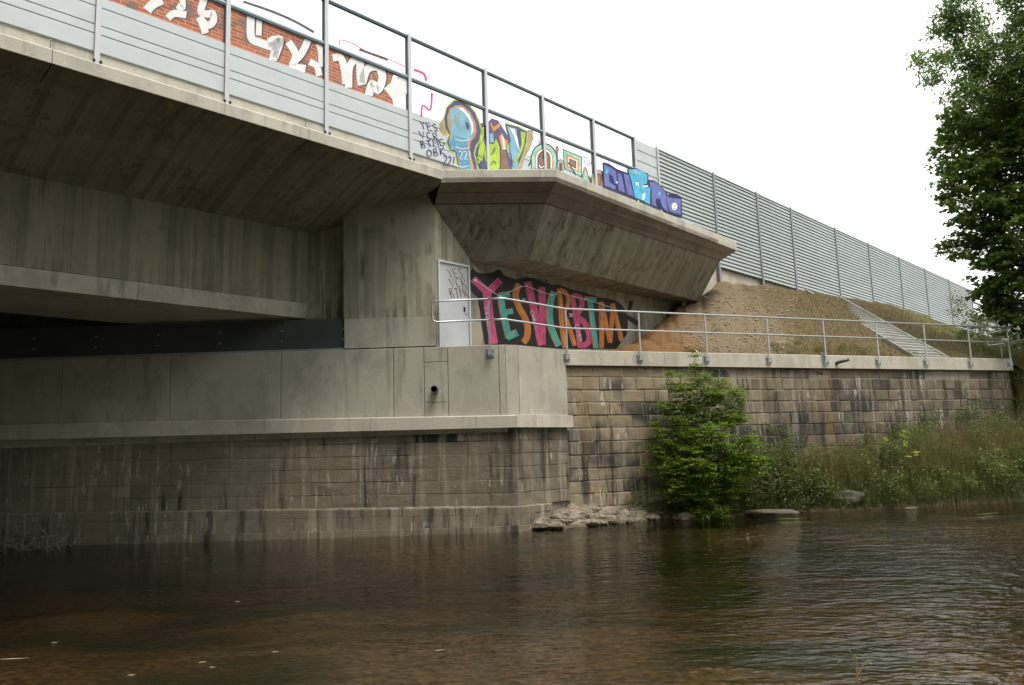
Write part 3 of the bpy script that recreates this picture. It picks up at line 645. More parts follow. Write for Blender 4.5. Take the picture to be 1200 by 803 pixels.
# ------------------------------------------------------------------ railing on the wall
rl = thing('railing', WP(LW/2, .15, 4.2), 'galvanised two-bar railing bolted along the concrete coping', 'railing')
off = .17
top = [np.array([-1.93, 18.86, 5.64]), np.array([-.55, 18.86, 5.66]), np.array([-.15, 18.88, 5.66]), WP(-.05, off, 5.62), WP(LW+.1, off, 5.60)]
low = [p-Zv*.52 for p in top]
loop = [low[1], low[0]+X1_*.1, low[0]+X1_*.02+Zv*.04, low[0]+X1_*0+Zv*.1, top[0]-Zv*.1, top[0]+X1_*.02-Zv*.04, top[0]+X1_*.1, top[1]]
MB().tube(loop, .024, 10).build('end_loop', m_galv, rl, True)
MB().tube(top[1:], .026, 10).build('top_rail', m_galv, rl, True)
MB().tube(low[1:], .024, 10).build('middle_rail', m_galv, rl, True)
pts = []
for q in (574, 665, 751, 829, 902, 968, 1030, 1086, 1138, 1184):
    if q < 600: b = FY(q, 410, 18.86); nn = Yn; ax = X1_
    else: b = onW(q, 420, off); nn = nW; ax = dW
    b = np.array([b[0], b[1], 0]); fdist = .14 if q < 600 else .07
    po = MB().fbox(b, ax, nn, Zv, (-.022, -.012, 4.30), (.022, .012, 5.61)).build('post', m_galv, rl)
    br = MB().fbox(b, ax, nn, Zv, (-.10, -fdist, 4.22), (.10, -fdist+.014, 4.44)).fbox(b, ax, nn, Zv, (-.05, -fdist+.014, 4.26), (-.036, .03, 4.40)).fbox(b, ax, nn, Zv, (.036, -fdist+.014, 4.26), (.05, .03, 4.40))
    br.fbox(b, ax, nn, Zv, (-.036, .012, 4.28), (.036, .022, 4.38)).build('bracket', m_galv, po)
    bo = MB()
    for sx in (-.08, .08):
        for z in (4.26, 4.40): bo.tube([b+ax*sx-nn*(fdist-.012)+Zv*z, b+ax*sx-nn*(fdist-.035)+Zv*z], .012, 6)
    bo.build('bolt', m_dark, po)
e0 = WP(LW+.1, off, 5.60); e1 = hz(1157, 392, 5.6); e2 = e1-Zv*.42; e3 = e0-Zv*.5
MB().tube([e0, e1+(e0-e1)*.06, e1-Zv*.04, e2+Zv*.04, e2+(e3-e2)*.06, e3], .024, 10).build('end_loop', m_galv, rl, True)
em = e1+(e0-e1)*.5
MB().fbox(vz(em, 0), dW, nW, Zv, (-.022, -.012, 4.4), (.022, .012, 5.60)).build('post', m_galv, rl)
# bent spare bracket beside the sixth post
b = onW(965, 420, .115)
MB().tube([b+Zv*.17-dW*.06, b-Zv*.16-dW*.02], .014, 6).tube([b+Zv*.17-dW*.06, b-Zv*.13+dW*.20], .026, 6).build('bent_strut', m_galv, rl)
b = onW(979, 424, .08)
o = MB().tube([b-Zv*.07, b+nW*.10-Zv*.03+dW*.02, b+nW*.22+dW*.10, b+nW*.32+dW*.22+Zv*.03], .05, 10).build('outlet_pipe', m_plate, sw, True)
e = b+nW*.321+dW*.221+Zv*.031; MB().tube([e, e+(nW*.18+dW*.22+Zv*.03)*.02], .04, 10).build('pipe_mouth', m_tubin, o)

# ------------------------------------------------------------------ transparent noise barrier on the bridge
nb = thing('noise_barrier', BP(0, 0, 9.05), 'clear panelled noise barrier with graffiti standing on the bridge edge beam', 'noise barrier')
ps = [-14.0, -11.65, -9.3]+[sB(q) for q in (112, 264, 381, 480, 571, 639, 699, 748)]+[sB(775)]
TOPZ, MIDZ, GB, PBZ = 12.0, 10.93, 10.10, 9.06
proto = None
def post_at(s, ztop_, zbot, par, off0=.0, mat=None, nm='post', w=.045, clamp=True):
    m = MB().fbox(BP(s, 0, 0), dB, nB, Zv, (-w, .055, zbot), (w, .070, ztop_)).fbox(BP(s, 0, 0), dB, nB, Zv, (-.006, -.055, zbot), (.006, .055, ztop_)).fbox(BP(s, 0, 0), dB, nB, Zv, (-w, -.070, zbot), (w, -.055, ztop_))
    m.add([BP(s-w, .07, ztop_), BP(s+w*.2, .07, ztop_), BP(s+w, .07, ztop_+.06), BP(s-w, -.07, ztop_), BP(s+w*.2, -.07, ztop_), BP(s+w, -.07, ztop_+.06)], [(0, 1, 2), (3, 5, 4), (0, 2, 5, 3)])
    return m.build(nm, mat or m_post, par)
for i, s_ in enumerate(ps):
    p = post_at(s_, TOPZ+.05, 8.85, nb)
    bo = MB().fbox(BP(s_, 0, 0), dB, nB, Zv, (-.10, -.10, 8.835), (.10, .085, 8.853))
    bo.build('base_plate', m_post, p)
    for sg in (-1, 1):
        MB().tube([BP(s_+sg*.055, .095, 8.83), BP(s_+sg*.055, .095, 8.89)], .022, 8).build('anchor_bolt', m_black, p)
zs = [GB, GB-.19, GB-.53, GB-.70, PBZ]
for a, b in zip(ps[:-1], ps[1:]):
    last = b == ps[-1]
    if last:
        zz_ = [PBZ+(TOPZ-PBZ)*k/8 for k in range(9)]
        for z0, z1 in zip(zz_[:-1], zz_[1:]):
            MB().prism([BP(a+.05, -.02, z0), BP(a+.05, .03, z0+.03), BP(a+.05, .03, z1-.012), BP(a+.05, -.02, z1-.012)], [BP(b-.05, -.02, z0), BP(b-.05, .03, z0+.03), BP(b-.05, .03, z1-.012), BP(b-.05, -.02, z1-.012)]).build('aluminium_plank', m_plank, nb)
        continue
    for z1, z0 in zip(zs[:-1], zs[1:]):
        MB().prism([BP(a+.05, -.03, z0+.004), BP(a+.05, .026, z0+.004), BP(a+.05, .032, z0+.012), BP(a+.05, .032, z1-.012), BP(a+.05, .022, z1-.004), BP(a+.05, -.03, z1-.004)], [BP(b-.05, -.03, z0+.004), BP(b-.05, .026, z0+.004), BP(b-.05, .032, z0+.012), BP(b-.05, .032, z1-.012), BP(b-.05, .022, z1-.004), BP(b-.05, -.03, z1-.004)]).build('aluminium_plank', m_plank, nb)
    for z0, z1 in ((GB+.02, MIDZ-.03), (MIDZ+.03, TOPZ-.03)):
        gp = MB().fbox(BP(a, 0, 0), dB, nB, Zv, (.07, -.008, z0), (b-a-.07, .008, z1)).build('clear_panel', m_glass, nb)
        MB().fbox(BP(a, 0, 0), dB, nB, Zv, (.046, -.03, z0-.01), (.07, .02, z1+.01)).fbox(BP(a, 0, 0), dB, nB, Zv, (b-a-.07, -.03, z0-.01), (b-a-.046, .02, z1+.01)).build('side_gasket', m_dark, gp)
    MB().fbox(BP(a, 0, 0), dB, nB, Zv, (.046, -.03, MIDZ+.002), (b-a-.046, .05, MIDZ+.04)).build('middle_bar', m_alu, nb)
    MB().fbox(BP(a, 0, 0), dB, nB, Zv, (.046, -.03, MIDZ-.045), (b-a-.046, .046, MIDZ-.002)).build('middle_gasket', m_dark, nb)
    MB().fbox(BP(a, 0, 0), dB, nB, Zv, (.046, -.03, TOPZ-.045), (b-a-.046, .046, TOPZ-.01)).build('top_gasket', m_dark, nb)
    MB().fbox(BP(a, 0, 0), dB, nB, Zv, (.046, -.04, TOPZ-.008), (b-a-.046, .055, TOPZ+.02)).build('top_bar', m_alu, nb)
# ------------------------------------------------------------------ slatted aluminium barrier up the ramp
sb = thing('noise_barrier', BP(28, 0, 8.2), 'long ribbed grey aluminium noise barrier running up behind the grassy embankment', 'noise barrier')
g = NM('weathered_post_steel', .55, .3, .5); g.col(g.mix(g.noise(g.pos(), (3, 3, 1), 3), (.20, .23, .25), (.30, .33, .35))); m_gpost = g.m
qs = [sB(775)]+[sB(q) for q in (841, 892, 932, 984, 1023, 1059, 1089, 1117, 1143)]
for s_ in qs[1:]:
    post_at(s_, 12.05, 7.75 if s_ < 16 else 8.0, sb, mat=m_gpost, w=.06)
TS, BS, NS = 11.97, 8.40, 25
for bi, (a, b) in enumerate(zip(qs[:-1], qs[1:])):
    pitch = (TS-BS)/NS
    for k in range(NS):
        z0 = BS+k*pitch
        if bi == 0 and z0 < 8.8: continue
        e0_, e1_ = a+(.05 if bi == 0 else .075), b-.075
        prof = [(-.03, z0), (.0, z0), (.0, z0+pitch*.22), (.045, z0+pitch*.30), (.03, z0+pitch*.97), (-.03, z0+pitch*.97)]
        m = MB().prism([BP(e0_, o_, z_) for o_, z_ in prof], [BP(e1_, o_, z_) for o_, z_ in prof])
        o = mk('slat', m.v, m.f, [m_slat, m_groove], sb)
        for p_ in o.data.polygons:
            c_ = p_.center; zz2 = c_[2]-z0
            if zz2 < pitch*.235: p_.material_index = 1
    MB().fbox(BP(a, 0, 0), dB, nB, Zv, (.05, -.045, TS), (b-a-.05, .06, TS+.04)).build('cap_rail', m_alu, sb)
# open end bay of boards, seen through the maple
s_e = qs[-1]
for k in range(7):
    z0 = 8.9+k*.45
    MB().fbox(BP(s_e, 0, 0), dB, nB, Zv, (.1, -.02, z0), (13, .02, z0+.13)).build('slat', m_groove, sb)
for ds in (6.5, 13): post_at(s_e+ds, 12.05, 8, sb, mat=m_galv, w=.07)
# plinth
pj = [12.0, 14.4, 16.6, 18.6, 20.6, 25.8, 30.2, 35]
for a, b in zip(pj[:-1], pj[1:]):
    MB().fbox(BP(0, 0, 0), dB, nB, Zv, (a+.006, -.16, 6.6), (b-.006, -.072, 8.52)).build('plinth', m_conc_new, sb)

# pale hall seen beyond the barrier's end
g = NM('white_cladding', .6); g.col(g.mix(g.noise(g.pos(), (1, 1, 1), 3), (.66, .67, .68), (.78, .79, .80))); m_clad = g.m
hall = thing('building', (49, 72, 0), 'distant white clad hall half hidden behind the maple at the right', 'building')
hx = hz(1146, 395, 9.); 
HB = np.array([hx[0]/hx[1]*75, 75, 0])
MB().box((HB[0]-1.2, 75, 0), (HB[0]+16, 90, 13.)).build('wall', m_clad, hall)
MB().box((HB[0]-1.6, 74.7, 13.002), (HB[0]+16.3, 90.4, 13.5)).build('roof', m_groove, hall)
for k in range(6): MB().box((HB[0]+.4+k*2.6, 74.9, 9.6), (HB[0]+2.0+k*2.6, 74.99, 11.0)).build('window', m_plate, hall)

# ------------------------------------------------------------------ steps down the embankment
m_stepc = concrete('step_concrete', (.27, .265, .235), .3, None, .5, mott=.15)
st = thing('concrete_steps', tuple(hz(1100, 417, 4.5)), 'straight grey concrete steps running down the grassy embankment to the coping', 'steps')
def emb_px(x, q):   # point of the slope below pixel column x, q=0 at coping, 1 at crest
    u = (x-XS[0])/(XS[-1]-XS[0]); return emb_at(u, q*.72)
NSTP = 24
Lb, Rb = emb_px(1080, 0.0), emb_px(1121, 0.0); Lt, Rt = emb_px(943, 1.0), emb_px(985, 1.0)
for k in range(NSTP):
    f0, f1 = k/NSTP, (k+1)/NSTP
    l0 = Lb+(Lt-Lb)*f0; l1 = Lb+(Lt-Lb)*f1; r0_ = Rb+(Rt-Rb)*f0; r1_ = Rb+(Rt-Rb)*f1
    zt = max(l1[2], r1_[2])*.5+min(l1[2], r1_[2])*.5+.10; g_ = .02
    w_ = (r0_-l0)*np.array([.10, .10, .10])
    MB().prism([vz(l0+w_+(l1-l0)*g_, zt-.35), vz(r0_-w_+(r1_-r0_)*g_, zt-.35), vz(r1_-w_, zt-.35), vz(l1+w_, zt-.35)], [l0+w_+(l1-l0)*g_+Zv*.11, r0_-w_+(r1_-r0_)*g_+Zv*.11, r1_-w_+Zv*.06, l1+w_+Zv*.06]).build('step', m_stepc, st)
for (p, q, sg) in ((Lb, Lt, 1), (Rb, Rt, -1)):
    wd = (Rb-Lb)/np.linalg.norm(Rb-Lb)*.11*sg
    NK = 8
    for k in range(NK):
        a = p+(q-p)*(k/NK+.002); b = p+(q-p)*((k+1)/NK-.002)
        MB().prism([a-Zv*.3, a+wd-Zv*.3, b+wd-Zv*.3, b-Zv*.3], [a+Zv*.10, a+wd+Zv*.10, b+wd+Zv*.10, b+Zv*.10]).build('kerb', m_stepc, st)

# unseen near abutment, added to keep light off the left under the deck
shade_abut = thing('bridge_abutment', (-26, 1, 0), 'unseen near bank abutment block added to darken the left under the bridge', 'abutment')
MB().box((-48, -14, -.6), (-13.5, 2.2, 7.5)).build('wall', m_conc_wall, shade_abut)

# ------------------------------------------------------------------ graffiti (flat paint on the walls and panels)
FONT = {'Y': [[(0, 0), (.5, .45), (1, 0)], [(.5, .45), (.45, 1)]], 'E': [[(1, 0), (.1, 0), (.1, 1), (1, 1)], [(.1, .5), (.8, .5)]], 'S': [[(.95, .1), (.4, 0), (.1, .25), (.5, .5), (.9, .75), (.5, 1), (.05, .9)]],
 'V': [[(0, 0), (.5, 1), (1, 0)]], 'C': [[(.95, .1), (.4, 0), (.1, .4), (.2, .85), (.6, 1), (.95, .85)]], 'R': [[(.1, 1), (.1, 0), (.8, .05), (.85, .35), (.15, .5), (.95, 1)]],
 'B': [[(.1, .5), (.75, .3), (.6, 0), (.1, 0), (.1, 1), (.8, .95), (.85, .65), (.1, .5)]], 'T': [[(0, .05), (1, .05)], [(.5, .05), (.5, 1)]], 'M': [[(0, 1), (.1, 0), (.5, .6), (.9, 0), (1, 1)]],
 'G': [[(.95, .1), (.4, 0), (.05, .4), (.15, .9), (.6, 1), (.95, .8), (.95, .55), (.6, .55)]], 'O': [[(.5, 0), (.1, .2), (0, .6), (.3, 1), (.8, .9), (1, .4), (.5, 0)]], 'K': [[(.1, 0), (.1, 1)], [(.9, 0), (.12, .55), (.95, 1)]],
 '2': [[(.05, .2), (.4, 0), (.85, .15), (.8, .45), (.1, 1), (1, .95)]], '!': [[(.5, 0), (.5, .65)], [(.5, .9), (.5, 1)]], 'I': [[(.5, 0), (.5, 1)]], 'A': [[(0, 1), (.5, 0), (1, 1)], [(.2, .6), (.8, .6)]], 'L': [[(.1, 0), (.1, 1), (.9, 1)]], 'U': [[(0, 0), (.1, .85), (.5, 1), (.9, .85), (1, 0)]], 'X': [[(0, 0), (1, 1)], [(1, 0), (0, 1)]]}
class Decal:
    """flat paint: photo-measured outlines laid on a real surface given by a projector proj(x, y, lift)"""
    def __init__(s, proj): s.p = proj; s.items = []; s.lv = 0
    def poly(s, pts, mat, lift=None): s.items.append((pts, mat, s.lv if lift is None else lift)); s.lv += 1; return s
    def stroke(s, pts, w, mat, wend=None, smooth=True):
        if smooth and len(pts) > 2:
            out = []; P = [np.array(p, float) for p in pts]
            for i in range(len(P)-1):
                a = P[max(0, i-1)]; b = P[i]; c = P[i+1]; d = P[min(len(P)-1, i+2)]
                for k in range(4):
                    t = k/4; out.append(.5*((2*b)+(-a+c)*t+(2*a-5*b+4*c-d)*t*t+(-a+3*b-3*c+d)*t**3))
            out.append(P[-1]); P = out
        else: P = [np.array(p, float) for p in pts]
        L, Rr = [], []
        for i, p in enumerate(P):
            t = P[min(i+1, len(P)-1)]-P[max(i-1, 0)]; t /= np.linalg.norm(t)+1e-9; n = np.array([-t[1], t[0]])
            ww = (w if wend is None else w+(wend-w)*i/(len(P)-1))/2
            L.append(p+n*ww); Rr.append(p-n*ww)
        for i in range(len(P)-1): s.items.append(([L[i], L[i+1], Rr[i+1], Rr[i]], mat, s.lv))
        s.lv += 1; return s
    def text(s, txt, q, w, mat, gap=.22):
        """q: corners (tl, tr, bl) in photo pixels"""
        tl, tr, bl = [np.array(c, float) for c in q]; n = len(txt); ex = (tr-tl)/n; ey = bl-tl
        for i, ch in enumerate(txt):
            for st_ in FONT.get(ch, []):
                s.stroke([tl+ex*(i+gap/2+x_*(1-gap))+ey*y_ for x_, y_ in st_], w, mat, smooth=False)
                s.lv -= 1
        s.lv += 1; return s
    def build(s, name, parent, split=None):
        vs, fs, mi, mats = [], [], [], []
        for pts, mat, lv in s.items:
            pieces = [(pts, 0)]
            if split: pieces = split(pts)
            for pp, extra in pieces:
                if len(pp) < 3: continue
                n0 = len(vs); vs += [s.p(x_, y_, .0012*lv+extra) for x_, y_ in pp]; fs.append(tuple(range(n0, len(vs))))
                if mat not in mats: mats.append(mat)
                mi.append(mats.index(mat))
        o = mk(name, vs, fs, mats, parent, cols=1)
        o.data.polygons.foreach_set('material_index', mi); o.data.update(); return o
def clip(pts, f):
    out = []
    for i in range(len(pts)):
        a, b = np.array(pts[i], float), np.array(pts[(i+1) % len(pts)], float); fa, fb = f(a), f(b)
        if fa >= 0: out.append(a)
        if fa*fb < 0: out.append(a+(b-a)*fa/(fa-fb))
    return out
pB = lambda x, y, l: onB(x, y, .0105+l)
def zB(p): return onB(p[0], p[1], .02)[2]
def splitB(pts):
    a = clip(pts, lambda p: zB(p)-GB); b = clip(pts, lambda p: GB-zB(p))
    return [(a, 0.), (b, .0245)]
# the big wall piece
pG = lambda x, y, l: onB(x, y, OW+l+.002)
c6 = lambda *P_: [(540+x/6.69, 300+y/6.69) for x, y in P_]
c7 = lambda *P_: [(640+x/7.3, 310+y/7.3) for x, y in P_]
D = Decal(pG); D.poly(c6((90, 95), (130, 128), (180, 140), (240, 132), (300, 103), (322, 118), (335, 150), (430, 185), (520, 165), (580, 175), (640, 200), (720, 228), (790, 232))+c7((110, 172), (200, 208), (330, 240), (450, 280), (520, 290), (590, 305), (640, 340), (675, 385), (697, 440), (700, 520), (690, 600), (650, 655), (600, 722), (130, 722))+c6((450, 700), (188, 695), (165, 560), (148, 420), (125, 320), (90, 290), (68, 262), (62, 200), (70, 140)), bk)
D.poly(c7((708, 312), (748, 308), (738, 360), (722, 405), (690, 402)), bk).poly(c7((690, 425), (735, 450), (800, 488), (778, 528), (735, 500), (690, 468)), bk)
D.build('graffiti_background', ab)
def letter(fn, strokes, mat, edge, nm='graffiti_letter'):
    d = Decal(pG); d.lv = 3
    for w, pts in strokes: d.stroke([(p[0]-.35, p[1]-.35) for p in fn(*pts)], w*1.16+.9, edge)
    for w, pts in strokes: d.stroke(fn(*pts), w*1.16, mat)
    for w, pts in strokes: d.stroke([(p[0]-w*.25, p[1]+.4) for p in fn(*pts)], w*.08, edge)
    return d.build(nm, ab)
letter(c6, [(6.5, [(98, 182), (215, 290)]), (6.5, [(312, 192), (215, 290)]), (7.5, [(205, 270), (228, 480), (262, 690)])], pk, lpk)
letter(c6, [(6, [(312, 312), (325, 400), (345, 500), (378, 645)]), (5, [(300, 312), (388, 298)]), (5, [(335, 450), (410, 432)]), (6.5, [(362, 640), (445, 602)])], tl, og)
letter(c6, [(6, [(462, 222), (440, 260), (432, 320), (455, 400), (500, 480), (525, 560), (520, 640), (490, 680)])], og, brn)
letter(c6, [(6.5, [(525, 206), (560, 350), (600, 540), (635, 700)]), (6, [(637, 245), (642, 420), (640, 700)])], pk, lpk)
letter(c6, [(6, [(735, 285), (708, 350), (697, 450), (705, 540), (735, 630), (770, 705)])], tl, og)
letter(c7, [(4.6, [(112, 208), (128, 400), (140, 560), (165, 715)]), (3.6, [(115, 215), (165, 240), (192, 300), (178, 370), (135, 420)]), (4.2, [(150, 420), (205, 560), (245, 695)])], og, brn)
letter(c7, [(4.6, [(222, 268), (255, 430), (295, 712)]), (4, [(225, 272), (290, 280), (312, 340), (285, 410), (255, 445)]), (5, [(258, 450), (330, 500), (368, 590), (365, 670), (300, 705)])], pk, lpk)
letter(c7, [(4.6, [(375, 300), (398, 480), (428, 718)]), (3.4, [(330, 292), (432, 302)])], tl, og)
letter(c7, [(4.4, [(470, 320), (476, 500), (475, 716)]), (4, [(478, 330), (515, 520), (548, 670)]), (4, [(572, 360), (560, 530), (548, 670)]), (4.4, [(568, 335), (605, 480), (648, 655)])], og, brn)
D = Decal(pG); D.lv = 9
ch = c6((112, 190), (310, 320), (450, 248), (515, 235), (632, 282), (717, 308))+c7((112, 235), (235, 275), (335, 297), (470, 340), (562, 370))
D.stroke(ch, .7, whp, smooth=False)
for i, (x_, y_) in enumerate(ch):
    r_ = 1.7 if i < 2 else 1.15
    D.poly([(x_+r_*math.cos(a), y_+r_*math.sin(a)) for a in np.linspace(0, 5.5, 8)], whp, 10)
D.text('TICK', (c6((185, 395))[0], c6((212, 548))[0], c6((160, 400))[0])[0:1]+(c6((205, 560))[0], c6((222, 390))[0]), .6, whp) if False else None
def vtext(txt, a, b, h, mat, w=.55):
    a = np.array(a, float); b = np.array(b, float); t = (b-a); n = np.array([t[1], -t[0]])/np.linalg.norm(t)*h
    D.text(txt, (a+n*.5, b+n*.5, a-n*.5), w, mat, .15)
vtext('TICK', c6((190, 390))[0], c6((222, 550))[0], 3.6, whp); vtext('CABAL', c6((552, 425))[0], c6((605, 585))[0], 3.6, whp); vtext('USER', c7((255, 515))[0], c7((300, 665))[0], 3.2, whp)
for c_ in (c6((495, 345))[0], c7((212, 432))[0]):
    for dy in (-1.2, 1.2): D.stroke([(c_[0]-2, c_[1]+dy), (c_[0]+2, c_[1]+dy+.4)], 1.1, whp)
D.build('graffiti_line', ab)
D = Decal(pG); D.lv = 2; D.text('TUO', (c6((610, 175))[0], c6((695, 190))[0], c6((612, 215))[0]), .9, bk); D.build('graffiti_tag', ab)
# tags on door and corbel
D = Decal(lambda x, y, l: onB(x, y, OW+.0215+l)); c5 = lambda x, y: (500+x/4.615, 280+y/4.615)
D.text('YES', (c5(105, 165), c5(192, 160), c5(118, 212)), 1.1, brn); D.text('VCR', (c5(115, 215), c5(208, 212), c5(128, 262)), 1.1, brn); D.text('BTMG', (c5(115, 268), c5(226, 262), c5(128, 318)), 1.1, brn)
D.build('graffiti_tag', ab)
nC = np.cross(C3-B3, B2-B3); nC /= np.linalg.norm(nC)
if nC[1] > 0: nC = -nC
D = Decal(lambda x, y, l: pl(x, y, B3+nC*(.004+l), nC)); c1 = lambda x, y: (490+x/5.35, 180+y/5.35)
m_brn2 = pt('faded_brown_tag', (.13, .095, .055))
D.text('YES', (c1(740, 585), c1(835, 572), c1(745, 618)), .9, m_brn2); D.text('VCR', (c1(722, 628), c1(805, 632), c1(728, 668)), .9, m_brn2); D.text('BTMG', (c1(838, 640), c1(968, 652), c1(842, 690)), .9, m_brn2)
D.build('graffiti_tag', ab)

# brick mural with white letters on the clear panels
for a, b in zip(ps[:-1], ps[1:]):
    if b < -7.5 or a > sB(455): continue
    e_ = min(b-.07, sB(462)); D = Decal(pB)
    vs = [BP(a+.07, .0095, GB+.005), BP(e_, .0095, GB+.005), BP(e_-(.12 if e_ < b-.1 else 0), .0095, 10.5), BP(e_, .0095, MIDZ-.05), BP(a+.07, .0095, MIDZ-.05)]
    mk('brick_mural', vs, [(0, 1, 2, 3, 4)], m_brick, nb, cols=1)
b1 = lambda *P_: [(140+x/6, y/6) for x, y in P_]; b2 = lambda *P_: [(320+x/4.46, 20+y/4.46) for x, y in P_]
def wl(strokes, mat=gwh, edge=ggy, nm='graffiti_letter'):
    d = Decal(pB); d.lv = 1
    for w, pts in strokes: d.stroke([(p[0]+1.2, p[1]+.8) for p in pts], w*1.7+1.0, edge)
    d.lv = 3
    for w, pts in strokes: d.stroke(pts, w*1.7, mat)
    return d.build(nm, nb)
wl([(6.5, b1((195, 75), (235, 30), (300, 0)))])
wl([(5, b1((340, 130), (385, 95), (470, 105))), (4, b1((405, 40), (445, 55), (440, -20)))])
wl([(5, b1((600, -20), (572, 80), (620, 100), (655, 95), (660, 150), (615, 180), (560, 120))), (5, b1((560, 120), (585, 170), (605, 235)))])
wl([(5.5, b1((925, 105), (925, 260), (985, 300), (1080, 330), (1062, 290), (1130, 280), (1100, 340), (1078, 425))), (4, b1((985, 115), (978, 250)))])
wl([(4.5, b2((0, 150), (40, 120), (10, 215))), (5, b2((80, 130), (118, 195), (100, 252))), (5, b2((185, 115), (150, 190), (100, 252), (170, 270)))])
wl([(4.5, b2((190, 235), (228, 255), (242, 308))), (4, b2((235, 140), (250, 180), (252, 260)))])
wl([(5, b2((312, 215), (355, 215), (375, 290), (380, 350))), (5, b2((440, 215), (400, 260), (395, 370)))])
wl([(5.5, b2((455, 225), (462, 350), (490, 275), (550, 262), (572, 320), (545, 385), (520, 345), (500, 410)))])
wl([(9, b2((600, 400), (650, 360), (690, 320))), (7, b2((650, 330), (690, 400)))], gwh, gwh)
for mt_, w_, p_ in ((gpk, 1.2, b2((348, 150), (352, 120), (420, 140), (480, 175), (590, 215), (695, 262))), (ggy, 3, b2((450, 170), (520, 195), (600, 225))), (ggy, 3.2, [(285, 2), (320, 14), (347, 26), (368, 38)]), (gpk, 3.2, b2((735, 275), (788, 298), (800, 335)))):
    D = Decal(pB); D.stroke(p_, w_, mt_); D.build('graffiti_outline', nb, splitB)
D = Decal(pB)
D.stroke(b2((830, 395), (822, 485), (782, 462), (775, 520)), 2.6, gpk); D.build('graffiti_letter', nb, splitB)
# marker writing on the white panel
c3 = lambda x, y: (480+x/7.5, 100+y/7.5)
D = Decal(pB)
D.text('YES', (c3(78, 312), c3(240, 345), c3(100, 382)), 1.25, nvy, .25); D.text('VCR', (c3(72, 402), c3(248, 425), c3(92, 462)), 1.25, nvy, .25)
D.text('BTMG', (c3(82, 490), c3(302, 470), c3(98, 552)), 1.25, nvy, .25); D.text('OBK', (c3(140, 570), c3(312, 545), c3(148, 632)), 1.25, nvy, .25); D.text('22!', (c3(300, 612), c3(412, 632), c3(288, 700)), 1.25, nvy, .2)
D.build('graffiti_tag', nb, splitB)
C3_ = lambda *P_: [c3(x, y) for x, y in P_]
# first coloured letter
D = Decal(pB)
D.poly(C3_((265, 330), (300, 280), (320, 300), (340, 420), (310, 450), (265, 400)), gtn)
D.poly(C3_((385, 128), (450, 130), (520, 165), (580, 230), (618, 320), (640, 400), (625, 490), (590, 545), (575, 600), (610, 740), (420, 740), (395, 600), (350, 582), (320, 500), (340, 440), (305, 380), (298, 280), (320, 190)), ggr)
D.poly(C3_((390, 138), (450, 138), (515, 175), (572, 238), (608, 325), (628, 400), (612, 485), (575, 540), (565, 600), (595, 740), (430, 740), (402, 590), (358, 574), (328, 500), (350, 435), (312, 370), (306, 285), (328, 198)), gpu)
D.poly(C3_((400, 178), (460, 175), (530, 235), (575, 320), (590, 400), (575, 460), (535, 495), (530, 580), (560, 700), (565, 740), (440, 740), (415, 600), (400, 520), (370, 560), (345, 500), (358, 430), (335, 360), (330, 280), (350, 210)), gor)
D.poly(C3_((400, 190), (455, 188), (520, 240), (560, 320), (572, 400), (555, 455), (515, 500), (515, 560), (545, 740), (445, 740), (420, 600), (390, 560), (365, 570), (348, 495), (368, 430), (345, 350), (345, 270), (365, 215)), gbl)
D.poly(C3_((420, 195), (470, 200), (525, 262), (555, 330), (560, 400), (540, 440), (545, 380), (530, 310), (480, 240)), gwh)
D.poly(C3_((380, 430), (500, 470), (510, 560), (540, 735), (450, 735), (425, 600), (390, 540), (365, 555), (352, 495)), gbl2)
D.stroke(C3_((345, 350), (425, 240)), 1.5, gtn); D.stroke(C3_((355, 365), (440, 262)), 1.5, gtn)
D.poly(C3_((490, 315), (515, 330), (528, 360), (515, 400), (500, 370)), gpu)
for y_ in (470, 540, 700): D.stroke(C3_((400, y_), (460, y_+20), (520, y_+8)), .8, gwh)
D.text('22!', (c3(425, 575), c3(545, 580), c3(435, 650)), .9, gwh, .2)
D.build('graffiti_letter', nb, splitB)
# second
D = Decal(pB)
D.poly(C3_((620, 330), (655, 335), (665, 350), (720, 290), (780, 310), (850, 420), (880, 490), (850, 550), (905, 700), (905, 740), (600, 740), (555, 620), (560, 540), (610, 500), (635, 420)), gpu)
D.poly(C3_((630, 370), (655, 370), (650, 450), (610, 600), (580, 690), (600, 610), (625, 480)), ggr); D.poly(C3_((600, 600), (650, 480), (662, 540), (640, 660), (600, 690)), ggr)
D.poly(C3_((670, 430), (690, 420), (700, 500), (672, 490)), gbl2); D.poly(C3_((672, 510), (740, 520), (760, 470), (790, 540), (795, 700), (785, 740), (680, 740), (655, 600)), ggr)
D.poly(C3_((702, 425), (735, 420), (740, 500), (710, 505)), gbl)
D.poly(C3_((715, 320), (735, 370), (785, 330), (800, 360), (735, 410), (706, 340)), gor); D.poly(C3_((785, 450), (815, 420), (835, 470), (865, 490), (845, 540), (850, 570), (810, 570)), gor)
D.poly(C3_((810, 440), (830, 470), (840, 560), (825, 560)), gwh); D.poly(C3_((800, 565), (845, 580), (865, 700), (890, 740), (800, 740)), gbr)
D.stroke(C3_((750, 545), (735, 590), (715, 610)), 1.2, gpu); D.stroke(C3_((675, 670), (690, 700), (720, 690), (740, 665), (760, 690)), .8, gpu)
for q_ in (600, 640, 680): D.stroke(C3_((585, q_), (640, q_+35)), .7, gpu)
D.build('graffiti_letter', nb, splitB)
